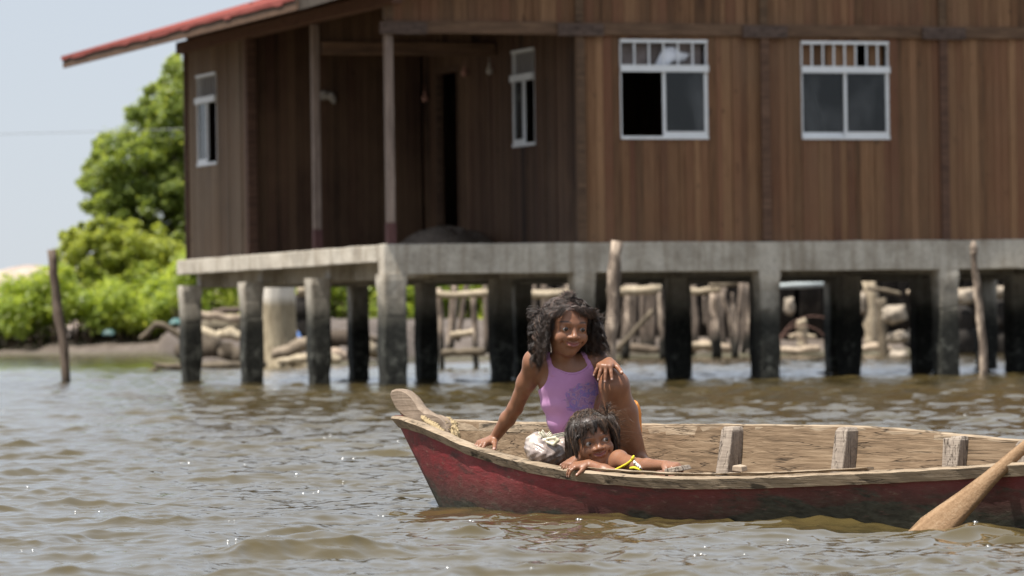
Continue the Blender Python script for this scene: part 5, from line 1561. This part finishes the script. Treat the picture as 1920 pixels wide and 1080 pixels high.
# orange shorts
S3 = Sculpt((.10, 13.95, .0), (.52, 14.45, .36), .0032)
S3.ell(pel, (.112, .092, .088), None, .03)
S3.chain([hipL + Vector((.008, .025, 0)), hipL.lerp(knL, .62) + Vector((.020, .035, 0))], [.088, .070], .02)
S3.chain([hipR, hipR.lerp(knR, .5)], [.080, .066], .02)
cut = A(1186, 752, 14.18)
def above(g): return ((g - np.array(cut)) @ np.array([-.15, -.25, 1.0])) .astype(np.float32) / 1.04
S3.apply(above, S3.lo, S3.lo + S3.h * S3.n, .002, 'and')
V, F = S3.mesh()
M_ORANGE = simple('orange_cotton', (.62, .22, .045), .8, .2, .15, 9)
mesh_np('shorts', V - np.array(gp), F, M_ORANGE, girl, True)

# hair of the older girl
def hair_girl():
    r = np.random.default_rng(17); h = H1; N = 8500; K = 28
    # scalp roots
    d = r.normal(size=(N * 4, 3)); d /= np.linalg.norm(d, axis=1)[:, None]
    x, y, z = d.T
    ok = (z > -.45) & ~((y < -.12) & (z < .36 + .10 * np.abs(x)) & (np.abs(x) < .93)) & ~((y < -.5) & (z < .44))
    d = d[ok][:N]; N = len(d)
    cr = np.array([.395, .44, .385]); cc = np.array([0, .07, .12])
    p = cc + d * cr
    part = -.10
    side = np.where(d[:, 0] > part, 1.0, -1.0)
    down = h.R.T @ np.array([0, 0, -1.0]); right = h.R.T @ np.array([1.0, .15, .1])
    # clumps
    NC = 300; cd = d[r.choice(N, NC)]; cl = np.argmax(d @ cd.T, 1)
    cph = r.uniform(0, 6.28, (NC, 2)); camp = r.uniform(.5, 1.5, NC); cfr = r.uniform(.8, 1.35, NC); cdir = r.normal(size=(NC, 3)); clay = r.uniform(0, 1, NC); clen = r.uniform(.68, 1.15, NC)
    ctone = r.normal(.42, .16, NC)
    v = np.stack([side * np.where(side > 0, .80, .62), .22 + .2 * d[:, 1], np.full(N, .10)], 1)
    v -= d * (v * d).sum(1)[:, None]; v /= np.linalg.norm(v, axis=1)[:, None] + 1e-9
    v = v * .8 + d * (.02 + .07 * r.random(N))[:, None]
    L = 1.02 * clen[cl] * np.where(side > 0, 1.0, .98) * r.uniform(.82, 1.1, N)
    L = np.where(d[:, 1] < -.25, L * .92, L)
    step = L / K
    lay = (.06 + .08 * clay[cl]) * np.where((d[:, 0] < 0) | (d[:, 1] > .35), .40, 1.15)
    P_ = [p.copy()]
    fringe = (d[:, 1] < -.30) & (np.abs(d[:, 0]) < .6)
    for i in range(K - 1):
        f = i / K
        v = v + down * (.20 + .22 * f) + right * (.012 + .10 * f * (p[:, 0:1] > .1) * (clay[cl] > .55)[:, None]) + cdir[cl] * .020
        v /= np.linalg.norm(v, axis=1)[:, None]
        p = p + v * step[:, None]
        q = (p - cc) / (cr * (1.0 + lay * min(1, f * 4))[:, None]); ln = np.linalg.norm(q, axis=1)
        ins = ln < 1
        zlow = p[:, 2] < .0
        p = np.where((ins & (p[:, 2] > -.05))[:, None], cc + q / ln[:, None] * (cr * (1.0 + lay * min(1, f * 4))[:, None]), p)
        # keep off the face and puff out at the sides
        infront = (p[:, 1] < .05) & (p[:, 2] < .26) & (np.abs(p[:, 0]) < .42)
        tgt = np.where(p[:, 0] > -.05, 1, -1) * (.40 + lay * .9)
        p[:, 0] = np.where(infront, p[:, 0] + (tgt - p[:, 0]) * .55, p[:, 0])
        p[:, 1] = np.where(infront & (p[:, 1] < -.22), p[:, 1] + .05, p[:, 1])
        sv = h.R.T @ np.array([1.0, 0, 0]); sx_ = p @ sv
        ex = np.clip(-(.53 + .10 * clay[cl]) - sx_, 0, 1) - np.clip(sx_ - (.66 + .22 * clay[cl]), 0, 1); p = p + sv * (ex * .7)[:, None]
        nk = (p[:, 2] < .0) & (np.abs(p[:, 0]) < .36) & (p[:, 1] < .3)
        p[:, 0] = np.where(nk, p[:, 0] + (tgt - p[:, 0]) * .4, p[:, 0])
        P_.append(p.copy())
    Q = np.stack(P_, 1)
    t = np.linspace(0, 1, K)[None]
    ph = cph[cl]; am = (.050 * camp[cl])[:, None] * np.clip(t * 2.2, 0, 1)
    w1 = am * np.sin(2 * np.pi * t * 4.2 * cfr[cl][:, None] + ph[:, :1]); w2 = am * np.sin(2 * np.pi * t * 3.7 * cfr[cl][:, None] + ph[:, 1:])
    Q = Q + w1[..., None] * np.array([.6, .5, .1]) + w2[..., None] * np.array([-.4, .7, .2])
    # strands of a clump draw together towards their ends
    for c in range(NC):
        m = np.where(cl == c)[0]
        if len(m) < 2: continue
        g_ = Q[m].mean(0, keepdims=True); pull = (.34 * np.clip(t * 1.6, 0, 1))[..., None]
        Q[m] = Q[m] + (g_ - Q[m]) * pull * .85
    Q += r.normal(size=(N, 1, 3)) * .012
    tone = np.clip(ctone[cl] + r.normal(0, .12, N), 0, 1)
    rad = r.uniform(.0004, .0010, N) / h.H
    # short fringe sweeping over the forehead to the right
    NF = 300; fx = r.uniform(-.26, .26, NF); a0 = np.stack([fx * .8 - .03, np.full(NF, -.24) + .25 * np.abs(fx) ** 1.2, np.full(NF, .40)], 1)
    FQ = []
    tt = np.linspace(0, 1, K)
    for i in range(NF):
        x0, y0, z0 = a0[i]; ln = r.uniform(.10, .30); dx = r.uniform(.14, .40) if fx[i] > -.12 else r.uniform(-.26, -.12)
        xs = x0 + dx * tt ** 1.1; zs = z0 - ln * tt ** 1.6 * (.75 if fx[i] > -.1 else 1.0) + .012 * np.sin(tt * 14 + fx[i] * 30)
        ys = -.385 + .62 * (xs) ** 2 + .22 * np.clip(zs - .22, 0, 1) - .03 * np.sin(tt * 3)
        ys = ys - r.uniform(.0, .03)
        FQ.append(np.stack([xs, ys, zs], 1))
    Q = np.concatenate([Q, np.array(FQ)]); tone = np.concatenate([tone, np.clip(r.normal(.5, .15, NF), 0, 1)]); rad = np.concatenate([rad, r.uniform(.0006, .0012, NF) / h.H])
    # loose knot and flyaway curls on the crown
    NB = 260; BQ = []
    for i in range(NB):
        a = r.uniform(0, 6.28); R0 = r.uniform(.02, .075); c0 = np.array([-.02 + r.normal(0, .05), .0 + r.normal(0, .05), .49 + abs(r.normal(0, .03))])
        th = a + tt * r.uniform(2.0, 5.0)
        BQ.append(c0 + np.stack([R0 * np.cos(th), R0 * .8 * np.sin(th), .06 * np.sin(th * .7 + a) + .05 * tt], 1))
    NW = 150
    for i in range(NW):
        right_ = r.random() < .7
        s0 = np.array([.40 if right_ else -.42, r.uniform(-.1, .2), r.uniform(-.35, .30)])
        dv = np.array([r.uniform(.15, .5) if right_ else r.uniform(-.16, -.02), r.uniform(-.2, .2), r.uniform(-.30, .06)])
        cv = r.normal(0, .05, 3)
        BQ.append(s0 + dv * tt[:, None] + cv * np.sin(tt * r.uniform(4, 9))[:, None])
    BQ = np.array(BQ)
    Q = np.concatenate([Q, BQ]); tone = np.concatenate([tone, np.clip(r.normal(.55, .2, NB + NW), 0, 1)]); rad = np.concatenate([rad, np.concatenate([r.uniform(.0004, .0009, NB), r.uniform(.0004, .0008, NW)]) / h.H])
    W_ = h.c + (Q * h.H) @ h.R.T
    V, F, T = strands_mesh(W_, rad * h.H, tone)
    # scalp cap below the strands
    n, m = 48, 32; cv = []; ci = {}
    vs = []; fs = []
    for i in range(m + 1):
        t_ = math.pi * i / m
        for k in range(n):
            a = 2 * math.pi * k / n; vs.append((math.sin(t_) * math.cos(a), math.sin(t_) * math.sin(a), math.cos(t_)))
    vs = np.array(vs)
    def okf(q): return q[2] > -.5 and not (q[1] < -.12 and q[2] < .36 + .1 * abs(q[0])) and not (q[1] < -.5 and q[2] < .44)
    for i in range(m):
        for k in range(n):
            f = (i * n + k, (i + 1) * n + k, (i + 1) * n + (k + 1) % n, i * n + (k + 1) % n)
            if okf(vs[list(f)].mean(0)): fs.append(f)
    cw = h.c + ((cc + vs * cr * 1.015) * h.H) @ h.R.T
    F = np.concatenate([F, np.array(fs) + len(V)]); V = np.concatenate([V, cw]); T = np.concatenate([T, np.full(len(cw), .2)])
    mesh_np('hair', V - np.array(gp), F, M_HAIR1, girl, True, {'tone': T})
hair_girl()

# ================================================================== the small child leaning on the gunwale
kp = at(1170, 900, 13.86); kp.z = .05
kid = thing('person', 'small smiling child with chin on folded arms leaning on the boat\'s edge', 'person', kp)
K_ = Sculpt((.10, 13.36, .0), (.60, 14.10, .42), .0024)
H2 = Head(at(1108, 822, 13.93), .168, 14, 4, -13, .166, .90, .034, .016)
kn_ = A(1141, 874, 13.92); ksL = A(1159, 868, 13.86); ksR = A(1102, 884, 13.96)
K_.cone(kn_ - Vector((0, 0, .008)), Vector(H2.P(.02, .08, -.36)), .030, .030, .025)
kch = A(1165, 905, 13.94); kpv = A(1235, 925, 13.80)
K_.ell(kch, (.075, .065, .06), None, .03); K_.cone(kch, kpv, .062, .066, .03); K_.ell(kpv, (.075, .07, .055), None, .03)
K_.cone(ksL, kch + Vector((0, 0, .02)), .030, .045, .025); K_.cone(ksR, kch + Vector((0, 0, .01)), .030, .045, .025)
K_.cone(kn_, kch, .035, .05, .03)
# right arm folded on the gunwale under the chin
elbR = A(1152, 893, 13.745); wr2 = A(1104, 869.5, 13.825)
K_.chain([ksR, elbR], [.026, .022], .015); K_.chain([elbR, elbR.lerp(wr2, .4), wr2], [.022, .021, .0135], .01)
nails2 = hand(K_, wr2, Vector((-.046, -.006, -.006)), Vector((-.12, -.35, 1)), .80, [(.40, .55, .3), (.42, .65, .3), (.42, .7, .3), (.42, .7, .35)], -1, .22, r0=.0064, thumb_curl=.1)
# other hand peeping out under the cheek
wr3 = A(1083, 860, 13.905)
K_.chain([A(1110, 880, 13.93), wr3], [.02, .0135], .01)
nails2 += hand(K_, wr3, Vector((-.03, -.018, -.016)), Vector((-.5, -.6, .8)), .68, [(.5, .8, .4)] * 4, 1, .15, r0=.0064, thumb_curl=.3)
# left arm lying along the boat's edge
elb = A(1196, 873, 13.72); wr4 = A(1247, 872, 13.565)
K_.ell(A(1161, 862, 13.85), (.027, .027, .030), None, .015)
K_.chain([A(1161, 863, 13.85), elb], [.027, .021], .015); K_.chain([elb, elb.lerp(wr4, .35), wr4], [.023, .021, .0145], .01)
nails2 += hand(K_, wr4, Vector((.036, -.040, -.004)), Vector((-.1, -.3, 1)), .80, [(.45, .8, .5), (.45, .85, .5), (.45, .85, .5), (.5, .8, .5)], 1, .12, r0=.0064, thumb_curl=.4)
# legs drawn up on the boat's floor
K_.chain([kpv, A(1285, 935, 13.66), A(1325, 945, 13.62)], [.055, .042, .030], .03)
H2.sculpt(K_)
V, F = K_.mesh(); mesh_np('body', V - np.array(kp), F, M_SKIN, kid, True, body_attrs(V, H2, nails2))
eyeball(H2, -1, 24, 2, kid, .072); eyeball(H2, 1, 24, 2, kid, .072)
# yellow strap and white frill of the child's top
M_YEL = simple('yellow_strap', (.62, .52, .03), .7, .3, .15, 20); M_FRILL = simple('white_frill', (.72, .70, .64), .85, .2, .1, 20)
mb = MB()
pts = [K_.hit(x, y, 13.4, 14.1, .003) for x, y in ((1150, 883), (1158, 879), (1166, 875), (1174, 871), (1181, 866), (1185, 862))]
q = []
for i in range(len(pts) - 1): q += [pts[i].lerp(pts[i + 1], k / 3) for k in range(3)]
mb.tube(q + [pts[-1]], .0042, 6, .5)
mb.tube([pts[-1], pts[-1] + Vector((.004, -.004, .008)), pts[-1] + Vector((.006, 0, .013))], [.004, .005, .002], 6, .5)
mb.build('strap', M_YEL, kid, origin=kp)
mb = MB(); vs = []; n = 14
for i in range(n):
    p = K_.hit(1186 + i * 1.0, 868 + i * .85, 13.4, 14.1, .004); w = .006 * math.sin(i * 1.9)
    vs += [p + Vector((0, -.004, 0)), p + Vector((.004, -.010 + w * .4, .008 + w * .6)), p + Vector((.010, -.008 + w, -.004))]
mb.add(vs, [(i * 3 + a, i * 3 + 3 + a, i * 3 + 4 + a, i * 3 + 1 + a) for i in range(n - 1) for a in range(2)], .5, True)
o = mb.build('frill', M_FRILL, kid, origin=kp); m = o.modifiers.new('thick', 'SOLIDIFY'); m.thickness = .0015
mb = MB(); pts = [K_.hit(x, y, 13.4, 14.1, .003) for x, y in ((1182, 878), (1190, 877), (1197, 879), (1203, 882))]
mb.tube(pts, .0045, 6, .5); mb.build('strap', M_YEL, kid, origin=kp)

def hair_kid():
    r = np.random.default_rng(23); h = H2; N = 7000; K = 24
    d = r.normal(size=(N * 4, 3)); d /= np.linalg.norm(d, axis=1)[:, None]
    ok = (d[:, 2] > -.62) & ~((d[:, 1] < -.15) & (d[:, 2] < .36 + .1 * np.abs(d[:, 0]))) & ~((d[:, 1] < -.5) & (d[:, 2] < .44))
    d = d[ok][:N]; N = len(d)
    cr = np.array([.395, .44, .385]); cc = np.array([0, .07, .12]); p = cc + d * cr
    crown = np.array([-.08, .10, 1.0]); crown /= np.linalg.norm(crown)
    NC = 330; cd = d[r.choice(N, NC)]; cl = np.argmax(d @ cd.T, 1)
    v = d - crown * (d @ crown)[:, None]; v -= d * (v * d).sum(1)[:, None]; v /= np.linalg.norm(v, axis=1)[:, None] + 1e-9
    sw = np.cross(d, v); v = v + sw * .25
    down = h.R.T @ np.array([0, 0, -1.0]); right = h.R.T @ np.array([1.0, .1, .05])
    front = (d[:, 1] < -.2)
    clen = r.uniform(.8, 1.2, NC); clay = r.uniform(0, 1, NC); cdir = r.normal(size=(NC, 3)); ctone = r.normal(.30, .17, NC)
    L = np.where(front & (np.abs(d[:, 0]) < .62), .13 + .17 * np.sin(d[:, 0] * 6 + 2.0) ** 2, .64) * clen[cl] * r.uniform(.85, 1.1, N)
    L = L + .18 * np.clip(d[:, 2], 0, 1) * ~front
    lay = .012 + .05 * clay[cl]; step = L / K; P_ = [p.copy()]
    v = v * .8 + d * .08
    for i in range(K - 1):
        f = i / K
        v = v + down * (.14 + .22 * f) + cdir[cl] * .020 + right * (.02 + .05 * f * (p[:, 0:1] > .12))
        v /= np.linalg.norm(v, axis=1)[:, None]; p = p + v * step[:, None]
        q = (p - cc) / (cr * (1 + lay * min(1, f * 4))[:, None]); ln = np.linalg.norm(q, axis=1)
        p = np.where(((ln < 1) & (p[:, 2] > -.1))[:, None], cc + q / ln[:, None] * (cr * (1 + lay * min(1, f * 4))[:, None]), p)
        sv = h.R.T @ np.array([1.0, 0, 0]); sx_ = p @ sv; ex = np.clip(-(.40 + .07 * clay[cl]) - sx_, 0, 1) - np.clip(sx_ - (.44 + .10 * clay[cl]), 0, 1); p = p + sv * (ex * .6)[:, None]
        bang = (p[:, 1] < -.1) & (np.abs(p[:, 0]) < .30) & (p[:, 2] < .34)
        yy = -.40 + .75 * p[:, 0] ** 2 - lay * .25
        p[:, 1] = np.where(bang & (p[:, 1] > yy), yy, p[:, 1])
        sidef = (p[:, 1] < .05) & (np.abs(p[:, 0]) >= .26) & (p[:, 2] < .12)
        tgt = np.where(p[:, 0] > 0, 1, -1) * (.365 + lay)
        p[:, 0] = np.where(sidef & (np.abs(p[:, 0]) < np.abs(tgt)), p[:, 0] + (tgt - p[:, 0]) * .5, p[:, 0])
        p[:, 0] = np.where((p[:, 0] < -.36 - lay) , p[:, 0] + (-.36 - lay - p[:, 0]) * .6, p[:, 0])
        P_.append(p.copy())
    Q = np.stack(P_, 1); t = np.linspace(0, 1, K)[None]
    for c in range(NC):
        m = np.where(cl == c)[0]
        if len(m) > 1: Q[m] = Q[m] + (Q[m].mean(0, keepdims=True) - Q[m]) * (.42 * np.clip(t * 1.4, 0, 1))[..., None]
    ph = r.uniform(0, 6.28, NC)[cl][:, None]
    Q += (.012 * np.clip(t * 2, 0, 1) * np.sin(t * 11 + ph))[..., None] * np.array([.7, .4, .3])
    Q += r.normal(size=(N, 1, 3)) * .006
    tone = np.clip(ctone[cl] + r.normal(0, .1, N), 0, 1); rad = r.uniform(.0004, .0009, N) / h.H
    # wind-blown brown wisps to the right
    NW = 130; WQ = []; tt = np.linspace(0, 1, K)
    for i in range(NW):
        s0 = np.array([r.uniform(.28, .42), r.uniform(-.02, .3), r.uniform(-.30, .42)])
        dv = np.array([r.uniform(.2, .62), r.uniform(-.15, .2), r.uniform(-.28, .06)]); cv = r.normal(0, .045, 3); fr = r.uniform(3, 8)
        WQ.append(s0 + dv * tt[:, None] + cv * np.sin(tt * fr)[:, None] + np.array([0, 0, .09]) * np.sin(tt * 3.1)[:, None])
    NX = 260
    for i in range(NX):     # tousled top
        a = r.uniform(0, 6.28); q0 = np.array([.30 * math.cos(a) * r.random() ** .5 - .05, .07 + .34 * math.sin(a) * r.random() ** .5, 0])
        q0[2] = .12 + .39 * math.sqrt(max(.05, 1 - (q0[0] / .42) ** 2 - ((q0[1] - .07) / .46) ** 2)); b = r.normal(.3, 1.3); l_ = r.uniform(.14, .32)
        end = q0 + np.array([math.cos(b) * l_, math.sin(b) * l_ * .8, 0]); hh = 1 - (end[0] / .44) ** 2 - ((end[1] - .07) / .48) ** 2
        end[2] = .12 + .41 * math.sqrt(max(.02, hh))
        WQ.append(q0 + (end - q0) * tt[:, None] + np.array([0, 0, r.uniform(.02, .06)]) * np.sin(tt * 3.14)[:, None] + r.normal(0, .012, 3) * np.sin(tt * r.uniform(4, 9))[:, None])
    Q = np.concatenate([Q, np.array(WQ)]); tone = np.concatenate([tone, np.clip(r.normal(.85, .12, NW), 0, 1), np.clip(r.normal(.6, .2, NX), 0, 1)]); rad = np.concatenate([rad, r.uniform(.00035, .0007, NW) / h.H, r.uniform(.0004, .0009, NX) / h.H])
    W_ = h.c + (Q * h.H) @ h.R.T
    V, F, T = strands_mesh(W_, rad * h.H, tone)
    n, m = 48, 32; vs = np.array([(math.sin(math.pi * i / m) * math.cos(2 * math.pi * k / n), math.sin(math.pi * i / m) * math.sin(2 * math.pi * k / n), math.cos(math.pi * i / m)) for i in range(m + 1) for k in range(n)]); fs = []
    for i in range(m):
        for k in range(n):
            f = (i * n + k, (i + 1) * n + k, (i + 1) * n + (k + 1) % n, i * n + (k + 1) % n); q = vs[list(f)].mean(0)
            if q[2] > -.6 and not (q[1] < -.15 and q[2] < .36 + .1 * abs(q[0])) and not (q[1] < -.5 and q[2] < .44): fs.append(f)
    cw = h.c + ((cc + vs * cr * 1.015) * h.H) @ h.R.T
    F = np.concatenate([F, np.array(fs) + len(V)]); V = np.concatenate([V, cw]); T = np.concatenate([T, np.full(len(cw), .2)])
    mesh_np('hair', V - np.array(kp), F, M_HAIR2, kid, True, {'tone': T})
hair_kid()

# ================================================================== knotted plastic bag in the boat
bp = at(1030, 866, 14.12); bp.z = .105
bag = thing('plastic_bag', 'knotted clear plastic bag of pale food lying in the boat beside the lilac vest', 'bag', bp)
def _bagmat():
    t = NT('clear_plastic_over_food'); v = t.coord('Object'); n = t.noise(v, 26, 5, .6); vo = t.noise(v, 60, 3, .6)
    col = t.ramp(n, [(.35, (.20, .155, .13)), (.5, (.36, .30, .255)), (.68, (.58, .52, .45))])
    z = t.sep(v)[2]; low = t.ramp(t.math('ADD', t.math('MULTIPLY', z, 4.0), t.math('MULTIPLY', n, .3)), [(.56, 1.0), (.70, 0.0)])
    col = t.mix(t.math('MULTIPLY', low, .8), col, t.ramp(vo, [(.35, (.12, .085, .08)), (.65, (.30, .23, .20))]))
    t.bump(vo, .6, .004); t.p.inputs['Coat Weight'].default_value = .6; t.p.inputs['Coat Roughness'].default_value = .15
    return t.done(col, .35, .5)
def _bagtop():
    t = NT('thin_plastic_film'); v = t.coord('Object'); n = t.noise(v, 40, 4, .6)
    col = t.ramp(n, [(.35, (.62, .56, .38)), (.65, (.76, .72, .60))])
    t.bump(n, .5, .004); t.p.inputs['Subsurface Weight'].default_value = .0
    t.p.inputs['Alpha'].default_value = .88
    return t.done(col, .3, .5)
Bg = Sculpt((-.12, 13.98, .05), (.24, 14.32, .36), .0028)
Bg.ell(A(1040, 848, 14.12), (.062, .055, .045), None, .02)
Bg.ell(A(1008, 840, 14.14), (.042, .05, .05), None, .02)
Bg.ell(A(1056, 843, 14.12), (.034, .045, .036), None, .02)
Bg.ell(A(1020, 832, 14.13), (.040, .035, .03), None, .02)
Bg.cone(A(1000, 836, 14.14), A(991, 824, 14.13), .02, .003, .02)
Bg.cone(A(1018, 846, 14.10), A(1022, 828, 14.095), .040, .009, .03)
Bg.cone(A(1036, 850, 14.10), A(1024, 828, 14.092), .020, .007, .02)
Bg.cone(A(1004, 846, 14.11), A(1020, 829, 14.095), .016, .006, .02)
g = Bg._grid(np.zeros(3, int), Bg.n)
Bg.f += (.0022 * np.sin(g[..., 0] * 190 + 3 * np.sin(g[..., 2] * 90)) * np.sin(g[..., 2] * 150 + 2)).astype(np.float32)
V, F = Bg.mesh(); mesh_np('filled_bag', V - np.array(bp), F, _bagmat(), bag, True)
kx = A(1023, 826, 14.085)
Bk = Sculpt((-.02, 14.02, .16), (.18, 14.2, .34), .0022); Bk.ell(kx, (.011, .011, .009), None, .004)
Bk.chain([A(1026, 823, 14.07), A(1040, 821, 14.062), A(1046, 826, 14.06), A(1038, 833, 14.062), A(1026, 829, 14.07)], [.0045, .006, .006, .006, .0045], .003)
V, F = Bk.mesh(); M_FILM = _bagtop(); mesh_np('knot', V - np.array(bp), F, M_FILM, bag, True)
def film(path, w0, w1, seed, nm='film'):
    R_ = random.Random(seed); mb = MB(); nu, nv_ = 10, 18; vs = []; a = [R_.uniform(0, 6) for _ in range(4)]
    P_ = [Vector(p) for p in path]
    for i in range(nu + 1):
        f = i / nu; k = min(int(f * (len(P_) - 1)), len(P_) - 2); q = P_[k].lerp(P_[k + 1], f * (len(P_) - 1) - k)
        dr = (P_[k + 1] - P_[k]).normalized(); sd = dr.cross(Vector((0, -1, 0))).normalized(); w = w0 + (w1 - w0) * f
        for j in range(nv_ + 1):
            g_ = j / nv_ * 2 - 1
            vs.append(q + sd * (g_ * w) + Vector((0, -1, 0)) * (w * .16 * math.sin(g_ * 7 + a[0] + f * 2) + w * .06 * math.sin(g_ * 15 + a[1])) + dr * (w * .25 * f * math.sin(g_ * 5 + a[2])))
    m_ = nv_ + 1
    mb.add(vs, [(i * m_ + j, i * m_ + j + 1, (i + 1) * m_ + j + 1, (i + 1) * m_ + j) for i in range(nu) for j in range(nv_)], .5, True)
    o = mb.build(nm, M_FILM, bag, origin=bp); md = o.modifiers.new('thick', 'SOLIDIFY'); md.thickness = .0012
film([kx, A(1019, 817, 14.08), A(1014, 809, 14.08)], .006, .010, 1)
film([kx, A(1027, 816, 14.085), A(1033, 811, 14.09)], .005, .006, 2)
film([kx, A(1040, 818, 14.09), A(1062, 814, 14.11)], .006, .007, 3)
Bf = Sculpt((.06, 14.02, .15), (.24, 14.24, .32), .0026); Bf.ell(A(1060, 828, 14.12), (.016, .014, .014), None, .006); Bf.ell(A(1066, 832, 14.115), (.010, .010, .010), None, .004)
V, F = Bf.mesh(); mesh_np('food_piece', V - np.array(bp), F, simple('pale_food', (.72, .60, .54), .5, .4, .1, 40), bag, True)
